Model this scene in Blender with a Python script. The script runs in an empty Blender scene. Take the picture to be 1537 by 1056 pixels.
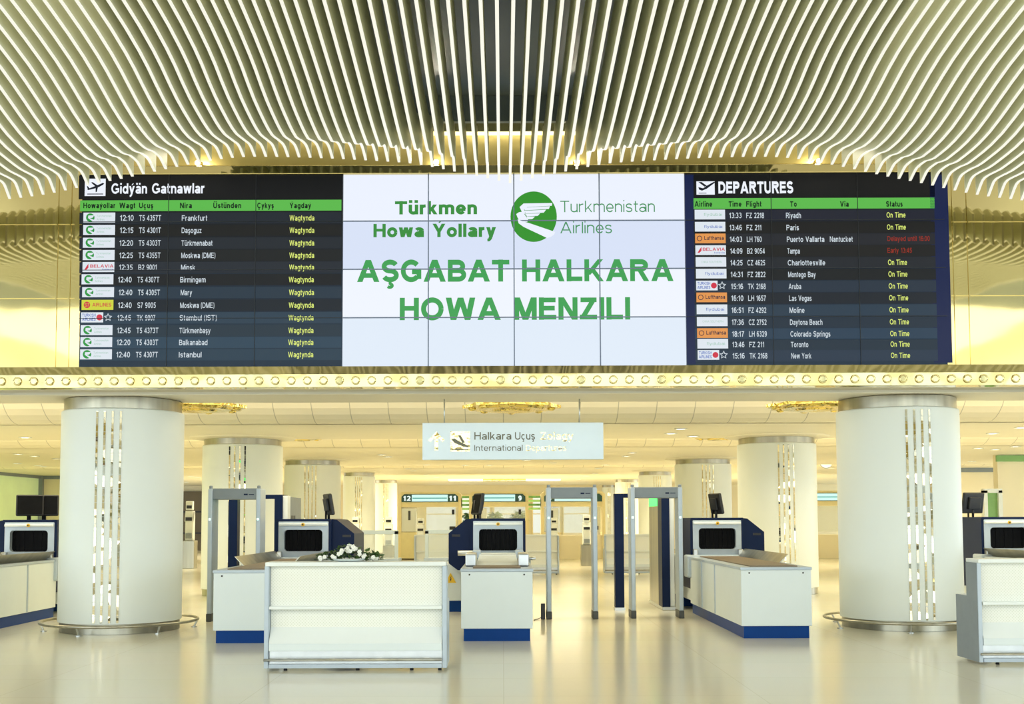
import bpy, bmesh, math, random
from mathutils import Vector, Matrix
from math import sin, cos, tan, pi, radians

C = bpy.context.scene.collection
SC = bpy.context.scene
random.seed(7)

# ------------------------------------------------------------------ camera
H, F, CX, CY, PITCH, ROLL = 1.67, 1700.0, 755.0, 674.0, radians(3.5), radians(0.17)
fw = Vector((0, cos(PITCH), sin(PITCH)))
up0 = Vector((0, -sin(PITCH), cos(PITCH)))
r0 = Vector((1, 0, 0))
rt = r0 * cos(ROLL) - up0 * sin(ROLL)
up = up0 * cos(ROLL) + r0 * sin(ROLL)
cam_d = bpy.data.cameras.new('camera')
cam = bpy.data.objects.new('camera', cam_d)
C.objects.link(cam)
cam.matrix_world = Matrix(((rt.x, up.x, -fw.x, 0), (rt.y, up.y, -fw.y, 0), (rt.z, up.z, -fw.z, H), (0, 0, 0, 1)))
cam_d.sensor_fit = 'HORIZONTAL'
cam_d.sensor_width = 36.0
cam_d.lens = F / 1537 * 36
cam_d.shift_x = (768.5 - CX) / 1537
cam_d.shift_y = -(528 - CY) / 1537
cam_d.clip_end = 300
SC.camera = cam


def ray(px, py):
    return fw + rt * ((px - CX) / F) - up * ((py - CY) / F)


def at(px, py, D):
    d = ray(px, py)
    return Vector((0, 0, H)) + d * (D / d.y)


def onz(px, py, z):
    d = ray(px, py)
    return Vector((0, 0, H)) + d * ((z - H) / d.z)


# ------------------------------------------------------------------ world, exposure, lights
SC.view_settings.view_transform = 'Standard'
SC.view_settings.look = 'None'
SC.view_settings.gamma = 1.0
SC.view_settings.use_curve_mapping = False
SC.view_settings.exposure = 0.0
w = bpy.data.worlds.new('daylight')
SC.world = w
w.use_nodes = True
bgn = w.node_tree.nodes['Background']
bgn.inputs[0].default_value = (0.82, 0.94, 1.0, 1)
bgn.inputs[1].default_value = 3.0
SC.cycles.max_bounces = 8
SC.cycles.diffuse_bounces = 5
SC.cycles.glossy_bounces = 4
SC.cycles.sample_clamp_indirect = 6.0
SC.cycles.caustics_reflective = False
SC.cycles.caustics_refractive = False

WARM = (1.0, 0.88, 0.61)


def area(name, loc, sx, sy, power, col=WARM, rot=(0, 0, 0)):
    l = bpy.data.lights.new(name, 'AREA')
    l.shape = 'RECTANGLE'
    l.size, l.size_y, l.energy, l.color = sx, sy, power, col
    o = bpy.data.objects.new(name, l)
    C.objects.link(o)
    o.location = loc
    o.rotation_euler = rot
    return o


area('coffer_light', (0, 19.6, 4.28), 34, 1.6, 950)
area('coffer_light', (0, 27.6, 4.28), 34, 1.6, 1000)
area('coffer_light', (0, 40.0, 4.28), 34, 1.4, 1650)
area('coffer_light', (0, 51.0, 3.46), 7, 5.0, 750)
area('coffer_light', (-10.5, 51.0, 3.46), 6, 5.0, 480)
area('coffer_light', (10.5, 51.0, 3.46), 6, 5.0, 480)
# unseen fill added over the viewer brightens the hall; lamps above the flanking fins
area('hall_fill', (0, -8, 8.35), 36, 15, 2900, (1.0, 0.985, 0.93))
area('above_fin_light', (-7.6, 11.0, 7.0), 7.0, 9.0, 110, (1.0, 0.93, 0.74))
area('above_fin_light', (7.6, 11.0, 7.0), 7.0, 9.0, 110, (1.0, 0.93, 0.74))


# ------------------------------------------------------------------ materials
def new_mat(name):
    m = bpy.data.materials.new(name)
    m.use_nodes = True
    return m, m.node_tree, m.node_tree.nodes['Principled BSDF']


def s2l(c):
    return tuple(((v / 255) / 12.92 if v / 255 <= 0.04045 else ((v / 255 + 0.055) / 1.055) ** 2.4) for v in c)


def mat(name, rgb, rough=0.5, metal=0.0, emit=0.0, coat=0.0, noise=0.03, scale=12.0, spec=None, bump=0.0, stretch=None):
    """rgb in 0..255 sRGB"""
    m, t, b = new_mat(name)
    c = s2l(rgb)
    tc = t.nodes.new('ShaderNodeTexCoord')
    n = t.nodes.new('ShaderNodeTexNoise')
    n.inputs['Scale'].default_value = scale
    n.inputs['Detail'].default_value = 3
    if stretch:
        mp = t.nodes.new('ShaderNodeMapping')
        mp.inputs['Scale'].default_value = stretch
        t.links.new(tc.outputs['Object'], mp.inputs['Vector'])
        t.links.new(mp.outputs['Vector'], n.inputs['Vector'])
    else:
        t.links.new(tc.outputs['Object'], n.inputs['Vector'])
    r = t.nodes.new('ShaderNodeValToRGB')
    r.color_ramp.elements[0].position = 0.3
    r.color_ramp.elements[1].position = 0.7
    r.color_ramp.elements[0].color = tuple(max(0, v * (1 - noise)) for v in c) + (1,)
    r.color_ramp.elements[1].color = tuple(min(1, v * (1 + noise)) for v in c) + (1,)
    t.links.new(n.outputs['Fac'], r.inputs['Fac'])
    t.links.new(r.outputs['Color'], b.inputs['Base Color'])
    b.inputs['Roughness'].default_value = rough
    b.inputs['Metallic'].default_value = metal
    if coat:
        b.inputs['Coat Weight'].default_value = coat
        b.inputs['Coat Roughness'].default_value = 0.05
    if spec is not None:
        b.inputs['Specular IOR Level'].default_value = spec
    if emit:
        b.inputs['Emission Color'].default_value = c + (1,)
        b.inputs['Emission Strength'].default_value = emit
    if bump:
        bp = t.nodes.new('ShaderNodeBump')
        bp.inputs['Strength'].default_value = bump
        bp.inputs['Distance'].default_value = 0.02
        t.links.new(n.outputs['Fac'], bp.inputs['Height'])
        t.links.new(bp.outputs['Normal'], b.inputs['Normal'])
    return m


def screen_mat(name, rgb, gain=1.0):
    """a lit display surface: black glass that gives off its own colour"""
    m, t, b = new_mat(name)
    c = s2l(rgb)
    b.inputs['Base Color'].default_value = (0.01, 0.01, 0.012, 1)
    b.inputs['Roughness'].default_value = 0.22
    b.inputs['Specular IOR Level'].default_value = 0.12
    b.inputs['Emission Color'].default_value = c + (1,)
    b.inputs['Emission Strength'].default_value = gain
    return m


def floor_mat():
    m, t, b = new_mat('polished_stone_floor')
    tc = t.nodes.new('ShaderNodeTexCoord')
    br = t.nodes.new('ShaderNodeTexBrick')
    br.offset = 0.0
    br.inputs['Scale'].default_value = 1.0
    br.inputs['Brick Width'].default_value = 2.4
    br.inputs['Row Height'].default_value = 1.2
    br.inputs['Mortar Size'].default_value = 0.006
    br.inputs['Mortar Smooth'].default_value = 0.2
    br.inputs['Color1'].default_value = s2l((234, 229, 208)) + (1,)
    br.inputs['Color2'].default_value = s2l((231, 226, 204)) + (1,)
    br.inputs['Mortar'].default_value = s2l((222, 216, 193)) + (1,)
    t.links.new(tc.outputs['Object'], br.inputs['Vector'])
    n = t.nodes.new('ShaderNodeTexNoise')
    n.inputs['Scale'].default_value = 0.8
    n.inputs['Detail'].default_value = 5
    t.links.new(tc.outputs['Object'], n.inputs['Vector'])
    mx = t.nodes.new('ShaderNodeMix')
    mx.data_type = 'RGBA'
    mx.blend_type = 'MULTIPLY'
    mx.inputs['Factor'].default_value = 0.08
    t.links.new(br.outputs['Color'], mx.inputs['A'])
    t.links.new(n.outputs['Color'], mx.inputs['B'])
    t.links.new(mx.outputs['Result'], b.inputs['Base Color'])
    b.inputs['Roughness'].default_value = 0.17
    b.inputs['Specular IOR Level'].default_value = 0.5
    return m


def gold_mat(name, rgb, rough, bump, scale):
    m, t, b = new_mat(name)
    b.inputs['Metallic'].default_value = 1.0
    b.inputs['Roughness'].default_value = rough
    tc = t.nodes.new('ShaderNodeTexCoord')
    n = t.nodes.new('ShaderNodeTexNoise')
    n.inputs['Scale'].default_value = scale
    n.inputs['Detail'].default_value = 1.5
    t.links.new(tc.outputs['Object'], n.inputs['Vector'])
    b.inputs['Base Color'].default_value = s2l(rgb) + (1,)
    bp = t.nodes.new('ShaderNodeBump')
    bp.inputs['Strength'].default_value = bump
    bp.inputs['Distance'].default_value = 0.05
    t.links.new(n.outputs['Fac'], bp.inputs['Height'])
    t.links.new(bp.outputs['Normal'], b.inputs['Normal'])
    return m


def mosaic_mat():
    """faceted mirror strip: small mirror pieces, each tilted its own way"""
    m, t, b = new_mat('mirror_mosaic')
    b.inputs['Metallic'].default_value = 1.0
    b.inputs['Roughness'].default_value = 0.04
    b.inputs['Base Color'].default_value = s2l((235, 228, 205)) + (1,)
    tc = t.nodes.new('ShaderNodeTexCoord')
    mp = t.nodes.new('ShaderNodeMapping')
    mp.inputs['Scale'].default_value = (3, 3, 7)
    t.links.new(tc.outputs['Object'], mp.inputs['Vector'])
    v = t.nodes.new('ShaderNodeTexVoronoi')
    v.inputs['Scale'].default_value = 1.0
    t.links.new(mp.outputs['Vector'], v.inputs['Vector'])
    g = t.nodes.new('ShaderNodeNewGeometry')
    sub = t.nodes.new('ShaderNodeVectorMath')
    sub.operation = 'SUBTRACT'
    sub.inputs[1].default_value = (0.5, 0.5, 0.5)
    t.links.new(v.outputs['Color'], sub.inputs[0])
    sc = t.nodes.new('ShaderNodeVectorMath')
    sc.operation = 'SCALE'
    sc.inputs['Scale'].default_value = 0.8
    t.links.new(sub.outputs['Vector'], sc.inputs[0])
    ad = t.nodes.new('ShaderNodeVectorMath')
    ad.operation = 'ADD'
    t.links.new(g.outputs['Normal'], ad.inputs[0])
    t.links.new(sc.outputs['Vector'], ad.inputs[1])
    no = t.nodes.new('ShaderNodeVectorMath')
    no.operation = 'NORMALIZE'
    t.links.new(ad.outputs['Vector'], no.inputs[0])
    t.links.new(no.outputs['Vector'], b.inputs['Normal'])
    return m


def perforated_mat(name, rgb, hole):
    m, t, b = new_mat(name)
    tc = t.nodes.new('ShaderNodeTexCoord')
    mp = t.nodes.new('ShaderNodeMapping')
    mp.inputs['Scale'].default_value = (42, 42, 42)
    mp.inputs['Rotation'].default_value = (0, radians(45), 0)
    t.links.new(tc.outputs['Object'], mp.inputs['Vector'])
    sep = t.nodes.new('ShaderNodeSeparateXYZ')
    t.links.new(mp.outputs['Vector'], sep.inputs[0])

    def frac(sock):
        a = t.nodes.new('ShaderNodeMath')
        a.operation = 'FRACT'
        t.links.new(sock, a.inputs[0])
        s = t.nodes.new('ShaderNodeMath')
        s.operation = 'SUBTRACT'
        s.inputs[1].default_value = 0.5
        t.links.new(a.outputs[0], s.inputs[0])
        p = t.nodes.new('ShaderNodeMath')
        p.operation = 'POWER'
        p.inputs[1].default_value = 2
        t.links.new(s.outputs[0], p.inputs[0])
        return p.outputs[0]
    ad = t.nodes.new('ShaderNodeMath')
    t.links.new(frac(sep.outputs['X']), ad.inputs[0])
    t.links.new(frac(sep.outputs['Z']), ad.inputs[1])
    lt = t.nodes.new('ShaderNodeMath')
    lt.operation = 'LESS_THAN'
    lt.inputs[1].default_value = 0.075
    t.links.new(ad.outputs[0], lt.inputs[0])
    mx = t.nodes.new('ShaderNodeMix')
    mx.data_type = 'RGBA'
    mx.inputs['A'].default_value = s2l(rgb) + (1,)
    mx.inputs['B'].default_value = s2l(hole) + (1,)
    t.links.new(lt.outputs[0], mx.inputs['Factor'])
    t.links.new(mx.outputs['Result'], b.inputs['Base Color'])
    b.inputs['Roughness'].default_value = 0.45
    return m


def seam_mat(name, rgb, period, rough=0.5):
    """painted ceiling panels with narrow joints every `period` metres along x"""
    m, t, b = new_mat(name)
    tc = t.nodes.new('ShaderNodeTexCoord')
    sep = t.nodes.new('ShaderNodeSeparateXYZ')
    t.links.new(tc.outputs['Object'], sep.inputs[0])
    d = t.nodes.new('ShaderNodeMath')
    d.operation = 'DIVIDE'
    d.inputs[1].default_value = period
    t.links.new(sep.outputs['X'], d.inputs[0])
    f = t.nodes.new('ShaderNodeMath')
    f.operation = 'FRACT'
    t.links.new(d.outputs[0], f.inputs[0])
    l = t.nodes.new('ShaderNodeMath')
    l.operation = 'LESS_THAN'
    l.inputs[1].default_value = 0.022
    t.links.new(f.outputs[0], l.inputs[0])
    mx = t.nodes.new('ShaderNodeMix')
    mx.data_type = 'RGBA'
    mx.inputs['A'].default_value = s2l(rgb) + (1,)
    mx.inputs['B'].default_value = s2l(tuple(v * 0.78 for v in rgb)) + (1,)
    t.links.new(l.outputs[0], mx.inputs['Factor'])
    t.links.new(mx.outputs['Result'], b.inputs['Base Color'])
    b.inputs['Roughness'].default_value = rough
    return m


def glass_mat(name, rgb, alpha=0.25):
    m, t, b = new_mat(name)
    b.inputs['Base Color'].default_value = s2l(rgb) + (1,)
    b.inputs['Roughness'].default_value = 0.05
    b.inputs['Alpha'].default_value = alpha
    return m


M = dict(
    floor=floor_mat(),
    fin=mat('fin_white_paint', (229, 230, 204), 0.45, noise=0.015, scale=3),
    dark_ceiling=mat('grey_ceiling_board', (120, 128, 126), 0.35, noise=0.12, scale=0.7),
    gold=gold_mat('polished_gold_panel', (214, 199, 142), 0.05, 0.12, 0.9),
    gold_wave=gold_mat('hammered_gold_panel', (208, 194, 140), 0.07, 0.22, 1.6),
    gold_satin=gold_mat('satin_gold', (222, 200, 124), 0.36, 0.1, 6),
    gold_relief=gold_mat('gold_relief', (232, 208, 120), 0.12, 0.5, 14),
    ceiling=mat('cream_ceiling_paint', (240, 234, 214), 0.5, noise=0.01, scale=2),
    riser=seam_mat('cream_ceiling_panels', (238, 231, 208), 0.72),
    column=mat('white_column_lacquer', (232, 238, 234), 0.38, noise=0.01, scale=1.5),
    mosaic=mosaic_mat(),
    steel=mat('brushed_steel', (172, 168, 152), 0.3, 1.0, noise=0.22, scale=5, stretch=(1, 1, .05)),
    steel_light=mat('satin_steel', (205, 208, 208), 0.35, 1.0, noise=0.05, scale=8),
    white=mat('white_enamel', (232, 238, 238), 0.35, noise=0.01, scale=4),
    pale=mat('pale_blue_white_panel', (222, 232, 235), 0.35, noise=0.01, scale=4),
    grey=mat('light_grey_metal', (184, 197, 210), 0.4, 0.2, noise=0.03, scale=8),
    midgrey=mat('mid_grey_paint', (132, 142, 150), 0.45, noise=0.04, scale=8),
    navy=mat('navy_blue_panel', (10, 29, 66), 0.4, noise=0.04, scale=5, spec=.15),
    blue=mat('royal_blue_plinth', (0, 58, 130), 0.4, noise=0.03, scale=5, spec=.15),
    black=mat('black_plastic', (24, 25, 28), 0.4, noise=0.1, scale=10),
    rubber=mat('black_lead_curtain', (14, 15, 18), 0.7, noise=0.2, scale=10, spec=.1),
    belt=mat('brown_conveyor_belt', (120, 104, 84), 0.5, noise=0.08, scale=9),
    darkfoot=mat('charcoal_foot', (70, 74, 76), 0.5, noise=0.06, scale=9),
    perf=perforated_mat('perforated_white_board', (238, 240, 234), (220, 223, 213)),
    yellow=mat('warning_yellow', (242, 196, 30), 0.5),
    red=mat('red_button', (190, 40, 30), 0.4),
    cream=mat('cream_wall_paint', (240, 230, 200), 0.5, noise=0.015, scale=1.5),
    cream_gold=mat('cream_gold_frame', (242, 228, 178), 0.4, noise=0.03, scale=4),
    cabinet_yellow=mat('ochre_cabinet', (236, 226, 178), 0.45, noise=0.04, scale=4),
    brown=mat('dark_brown_panel', (92, 80, 58), 0.5, noise=0.06, scale=2),
    green_glass=mat('backlit_green_glass', (206, 226, 170), 0.2, noise=0.05, scale=1.2, emit=0.25),
    green_trim=mat('green_trim_paint', (130, 176, 104), 0.4),
    leaf=mat('dark_green_leaf', (66, 96, 44), 0.5, noise=0.3, scale=20),
    petal=mat('white_petal', (246, 247, 240), 0.5, noise=0.02),
    clear=glass_mat('clear_acrylic', (225, 235, 232), 0.25),
    lamp=mat('downlight_lens', (255, 246, 220), 0.4, emit=6.0),
    cove=mat('cove_light_strip', (255, 248, 226), 0.4, emit=1.6),
    led_green=mat('green_indicator', (60, 232, 120), 0.4, emit=1.2),
    led_white=mat('indicator_light', (200, 255, 225), 0.4, emit=2.0),
    sign_dark=mat('dark_green_sign', (20, 66, 54), 0.3, emit=0.3),
    sign_lit=screen_mat('lit_cyan_sign', (214, 255, 244), 1.0),
    sign_text=screen_mat('white_sign_digit', (240, 255, 250), 1.0),
    sign_line=screen_mat('teal_sign_line', (40, 170, 150), 0.8),
    silver_sign=mat('frosted_silver_sign', (206, 218, 224), 0.35, 0.35, noise=0.03, scale=2),
    sign_gold=gold_mat('mirror_gold_letter', (238, 224, 170), 0.08, 0.6, 9),
    sign_grey=mat('dark_bronze_letter', (92, 90, 74), 0.3, 0.6),
    fin_light=screen_mat('lit_fin_edge', (254, 252, 236), .97),
    seam=mat('black_panel_joint', (112, 124, 150), 0.5),
    seam_dark=mat('dark_panel_joint', (22, 28, 36), 0.5),
    glass_frame=mat('pale_blue_frame', (205, 218, 222), 0.4, noise=0.02),
    window=screen_mat('bright_window', (240, 244, 226), 1.0),
    plant=mat('green_plant', (80, 128, 66), 0.5, noise=0.35, scale=6),
)


# ------------------------------------------------------------------ mesh helpers
class MB:
    def __init__(self):
        self.bm = bmesh.new()

    def box(self, x0, x1, y0, y1, z0, z1, bev=0.0, seg=2):
        r = bmesh.ops.create_cube(self.bm, size=1.0)
        vs = r['verts']
        for v in vs:
            v.co = Vector((x0 if v.co.x < 0 else x1, y0 if v.co.y < 0 else y1, z0 if v.co.z < 0 else z1))
        if bev > 0:
            es = list({e for v in vs for e in v.link_edges})
            bmesh.ops.bevel(self.bm, geom=es, offset=bev, segments=seg, affect='EDGES', profile=0.5)
        return self

    def prism(self, pts, a0, a1, axis='y'):
        """polygon pts (u,v) extruded along axis: y -> (x,z), x -> (y,z), z -> (x,y)"""
        def P(u, v, a):
            return {'y': (u, a, v), 'x': (a, u, v), 'z': (u, v, a)}[axis]
        f = [self.bm.verts.new(P(u, v, a0)) for u, v in pts]
        b = [self.bm.verts.new(P(u, v, a1)) for u, v in pts]
        self.bm.faces.new(f)
        self.bm.faces.new(b[::-1])
        n = len(pts)
        for i in range(n):
            self.bm.faces.new((f[(i + 1) % n], f[i], b[i], b[(i + 1) % n]))
        return self

    def lathe(self, prof, c=(0, 0, 0), seg=48, a0=0.0, a1=2 * pi, smooth=True):
        full = abs(a1 - a0 - 2 * pi) < 1e-6
        n = seg if full else seg + 1
        rings = []
        for r, z in prof:
            rings.append([self.bm.verts.new((c[0] + r * cos(a0 + (a1 - a0) * i / seg), c[1] + r * sin(a0 + (a1 - a0) * i / seg), c[2] + z)) for i in range(n)])
        for j in range(len(rings) - 1):
            for i in range(n if full else n - 1):
                k = (i + 1) % n
                fc = self.bm.faces.new((rings[j][i], rings[j][k], rings[j + 1][k], rings[j + 1][i]))
                fc.smooth = smooth
        for ring in rings:
            for i in range(n if full else n - 1):
                e = self.bm.edges.get((ring[i], ring[(i + 1) % n]))
                if e:
                    e.smooth = False
        if full:
            for ring, flip in ((rings[0], True), (rings[-1], False)):
                if prof[0 if flip else -1][0] > 1e-4:
                    try:
                        self.bm.faces.new(ring[::-1] if flip else ring)
                    except ValueError:
                        pass
        return self

    def tube(self, pts, r, seg=10, closed=False):
        pts = [Vector(p) for p in pts]
        n = len(pts)
        rings = []
        for i, p in enumerate(pts):
            if closed:
                t = pts[(i + 1) % n] - pts[i - 1]
            else:
                t = pts[min(i + 1, n - 1)] - pts[max(i - 1, 0)]
            t.normalize()
            a = Vector((0, 0, 1)) if abs(t.z) < 0.9 else Vector((1, 0, 0))
            u = t.cross(a).normalized()
            v = t.cross(u).normalized()
            rings.append([self.bm.verts.new(p + u * r * cos(2 * pi * k / seg) + v * r * sin(2 * pi * k / seg)) for k in range(seg)])
        for i in range(n if closed else n - 1):
            A, B = rings[i], rings[(i + 1) % n]
            for k in range(seg):
                fc = self.bm.faces.new((A[k], A[(k + 1) % seg], B[(k + 1) % seg], B[k]))
                fc.smooth = True
        if not closed:
            self.bm.faces.new(rings[0][::-1])
            self.bm.faces.new(rings[-1])
        return self

    def poly(self, pts):
        self.bm.faces.new([self.bm.verts.new(p) for p in pts])
        return self

    def ball(self, c, r, sub=2, sx=1, sy=1, sz=1):
        g = bmesh.ops.create_icosphere(self.bm, subdivisions=sub, radius=1.0)
        for v in g['verts']:
            v.co = Vector((c[0] + v.co.x * r * sx, c[1] + v.co.y * r * sy, c[2] + v.co.z * r * sz))
            for fc in v.link_faces:
                fc.smooth = True
        return self

    def build(self, name, m, parent=None, keep=False):
        bmesh.ops.recalc_face_normals(self.bm, faces=self.bm.faces) if not keep else None
        me = bpy.data.meshes.new(name)
        self.bm.to_mesh(me)
        self.bm.free()
        me.materials.append(m)
        o = bpy.data.objects.new(name, me)
        C.objects.link(o)
        if parent is not None:
            o.parent = parent
            off = Vector(parent.location)
            flag = bool(parent.get('world_parts'))
            p = parent.parent
            while p is not None:
                off += p.location
                flag = flag or bool(p.get('world_parts'))
                p = p.parent
            if flag:
                me.transform(Matrix.Translation(-off))
        return o


def tag(o, label=None, cat=None, group=None, kind=None):
    if label:
        o['label'] = label
    if cat:
        o['category'] = cat
    if group:
        o['group'] = group
    if kind:
        o['kind'] = kind
    return o


def thing(name, label, cat, loc=(0, 0, 0), rz=0.0, group=None, world=False, kind=None):
    o = bpy.data.objects.new(name, None)
    o.empty_display_size = 0.1
    C.objects.link(o)
    o.location = loc
    o.rotation_euler = (0, 0, rz)
    if world:
        o['world_parts'] = 1
    return tag(o, label, cat, group, kind)


def struct(name, mb, m):
    o = mb.build(name, m)
    o['kind'] = 'structure'
    return o


# a plain grotesque alphabet drawn stroke by stroke (cap height 1), for the large lettering
def arc(cx, cy, rx, ry, a0, a1, n=18):
    return [(cx + rx * cos(radians(a0 + (a1 - a0) * i / n)), cy + ry * sin(radians(a0 + (a1 - a0) * i / n))) for i in range(n + 1)]


def glyph(ch, t):
    """list of polygons and the advance width; t = half stroke"""
    Q = []
    xh = .735
    hw = t * 1.12

    def V(x, y0, y1):
        Q.append([(x - t, y0), (x + t, y0), (x + t, y1), (x - t, y1)])

    def Hb(y, x0, x1):
        k = t * .9
        Q.append([(x0, y - k), (x1, y - k), (x1, y + k), (x0, y + k)])

    def S(x0, y0, x1, y1):
        Q.append([(x0 - hw, y0), (x0 + hw, y0), (x1 + hw, y1), (x1 - hw, y1)])

    def R(pts, k=None):
        k = k or t
        P = [Vector(p) for p in pts]
        o = []
        for i, p in enumerate(P):
            d = (P[min(i + 1, len(P) - 1)] - P[max(i - 1, 0)]).normalized()
            o.append((p + Vector((-d.y, d.x)) * k, p - Vector((-d.y, d.x)) * k))
        for a, b in zip(o, o[1:]):
            Q.append([tuple(a[0]), tuple(b[0]), tuple(b[1]), tuple(a[1])])

    base, mark = {'Ş': ('S', 'ced'), 'ü': ('u', 'uml'), 'Ý': ('Y', 'Acute'), 'ý': ('y', 'acute'), 'ä': ('a', 'uml'), 'Ü': ('U', 'Uml'), 'ş': ('s', 'ced'), 'ç': ('c', 'ced'), 'Ç': ('C', 'ced')}.get(ch, (ch, ''))
    c = base
    W = .5
    if c == ' ':
        return [], .30 + t
    if c == 'A':
        W = .96 + t; S(hw, 0, W / 2, 1); S(W - hw, 0, W / 2, 1); Hb(.29, W * .24, W * .76)
    elif c == 'B':
        W = .86; V(t, 0, 1)
        R([(t, 1 - t), (.46, 1 - t)] + arc(.5, .755 - t / 2, .29 - t * .6, .245 - t / 2, 90, -90)[0:] + [(t, .51)])
        R([(t, .51)] + arc(.52, .255 + t / 2, .32 - t * .6, .255 - t / 2, 90, -90) + [(t, t)])
    elif c == 'C':
        W = .94; R(arc(.5, .5, .5 - t, .515 - t, 42, 318, 34))
    elif c == 'F':
        W = .74; V(t, 0, 1); Hb(1 - t, t, W); Hb(.5, t, W - .08)
    elif c == 'V':
        W = .92; S(W / 2, 0, hw, 1); S(W / 2, 0, W - hw, 1)
    elif c == 'b':
        W = .72; V(t, 0, 1); R(arc(W / 2 + .01, xh / 2, W / 2 - t, xh / 2 + .015 - t, 0, 360, 28))
    elif c == 'c':
        W = .66; R(arc(W / 2, xh / 2, W / 2 - t, xh / 2 + .015 - t, 45, 315, 26))
    elif c == 'f':
        W = .42; V(.17, 0, .8); R(arc(.36, .80, .19, .2 - t, 180, 80, 10)); Hb(xh - t * .9, 0, W - .02)
    elif c == 'g':
        W = .72; V(W - t, -.05, xh); R(arc(W / 2 - .01, xh / 2, W / 2 - t, xh / 2 + .015 - t, 0, 360, 28)); R(arc(W / 2, -.04, W / 2 - t, .22 - t, 0, -150, 14))
    elif c == 'h':
        W = .66; V(t, 0, 1); R(arc(W / 2, xh - .26, W / 2 - t, .275 - t, 180, 0, 16) + [(W - t, 0)])
    elif c == 'p':
        W = .72; V(t, -.27, xh); R(arc(W / 2 + .01, xh / 2, W / 2 - t, xh / 2 + .015 - t, 0, 360, 28))
    elif c == 'v':
        W = .68; S(W / 2, 0, hw, xh); S(W / 2, 0, W - hw, xh)
    elif c == 'z':
        W = .60; Hb(xh - t, .02, W - .02); Hb(t, 0, W); S(hw + .02, t, W - hw - .03, xh - t)
    elif c == '0':
        W = .68; R(arc(W / 2, .5, W / 2 - t, .515 - t, 0, 360, 32))
    elif c == '1':
        W = .46; V(W - t - .05, 0, 1); R([(.03, .72), (.22, .80), (W - t - .05, 1 - t * .4)], t * .85)
    elif c == '2':
        W = .68; R(arc(W / 2, .70, W / 2 - t, .315 - t, 165, -20, 16) + [(.42, .40), (t + .06, t)]); Hb(t, .02, W)
    elif c == '3':
        W = .68; R(arc(W / 2 - .02, .745, W / 2 - t - .03, .27 - t, 150, -90, 16)); R(arc(W / 2 - .02, .28 + t * .4, W / 2 - t, .29 - t * .6, 90, -150, 16))
    elif c == '4':
        W = .72; V(W - t - .13, 0, 1); Hb(.27, 0, W); R([(t * .6, .30), (W - t - .14, 1 - t)], t * .9)
    elif c == '5':
        W = .68; Hb(1 - t, .14, W - .04); R([(.14 + t * .4, 1 - t), (.10 + t * .4, .50)]); R(arc(W / 2 - .02, .32, W / 2 - t, .335 - t, 142, -150, 20))
    elif c == '6':
        W = .68; R(arc(W / 2, .325, W / 2 - t, .34 - t, 0, 360, 26)); R([(t, .36)] + arc(W / 2 + .03, .56, W / 2 + .03 - t, .455 - t, 175, 50, 16))
    elif c == '7':
        W = .66; Hb(1 - t, 0, W); R([(W - t, 1 - t), (W * .5, .50), (W * .33, 0)])
    elif c == '8':
        W = .68; R(arc(W / 2, .745, W / 2 - t - .03, .27 - t, 0, 360, 24)); R(arc(W / 2, .28, W / 2 - t, .295 - t * .7, 0, 360, 24))
    elif c == '9':
        W = .68; R(arc(W / 2, .675, W / 2 - t, .34 - t, 0, 360, 26)); R([(W - t, .64)] + arc(W / 2 - .03, .44, W / 2 + .03 - t, .455 - t, -5, -130, 16))
    elif c == ':':
        W = 2 * t; V(t, 0, 1.9 * t); V(t, .5, .5 + 1.9 * t)
    elif c in '()':
        W = .26; m = 1 if c == '(' else -1
        R([(W / 2 + m * (.12 - .22 * cos(q_)), .42 + .62 * sin(q_)) for q_ in [-1.2 + .24 * k for k in range(11)]], t * .85)
    elif c == 'D':
        W = .92; V(t, 0, 1); R([(t, 1 - t)] + arc(.44, .5, W - .44 - t, .5 - t, 90, -90, 26) + [(t, t)])
    elif c == 'E':
        W = .80; V(t, 0, 1); Hb(1 - t, t, W - .03); Hb(.52, t, W - .07); Hb(t, t, W)
    elif c == 'G':
        W = 1.0; R(arc(.5, .5, .5 - t, .515 - t, 42, 318, 34)); V(W - t - .01, .13, .48); Hb(.45, .54, W - .01)
    elif c == 'H':
        W = .88; V(t, 0, 1); V(W - t, 0, 1); Hb(.53, t, W - t)
    elif c == 'I':
        W = 2 * t; V(t, 0, 1)
    elif c == 'K':
        W = .94; V(t, 0, 1); S(t + .05, .30, W - hw - .03, 1); S(W - hw, 0, .36, .58)
    elif c == 'L':
        W = .76; V(t, 0, 1); Hb(t, t, W)
    elif c == 'M':
        W = 1.04; V(t, 0, 1); V(W - t, 0, 1); S(W / 2, 0, t + .02, 1); S(W / 2, 0, W - t - .02, 1)
    elif c == 'N':
        W = .88; V(t, 0, 1); V(W - t, 0, 1); S(W - t - .01, 0, t + .01, 1)
    elif c == 'O':
        W = 1.04; R(arc(W / 2, .5, W / 2 - t, .515 - t, 0, 360, 40))
    elif c == 'P':
        W = .82; V(t, 0, 1); R([(t, 1 - t)] + arc(.5, .7, .32 - t, .3 - t, 90, -90) + [(t, .4 + t)])
    elif c == 'R':
        W = .92; V(t, 0, 1); R([(t, 1 - t)] + arc(.54, .72, .33 - t, .28 - t, 90, -90) + [(t, .44 + t)]); S(W - hw, 0, .50, .46)
    elif c in 'Ss':
        k = 1.0 if c == 'S' else xh
        W = .84 if c == 'S' else .62
        ry = (k - 2 * t + .03) / 4
        R(arc(W / 2, k + .015 - t - ry, W / 2 - t - .01, ry, 22, 270, 20)[:-1] + arc(W / 2, t - .015 + ry, W / 2 - t, ry, 90, -158, 20))
    elif c == 'T':
        W = .84; V(W / 2, 0, 1); Hb(1 - t, 0, W)
    elif c == 'U':
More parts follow.
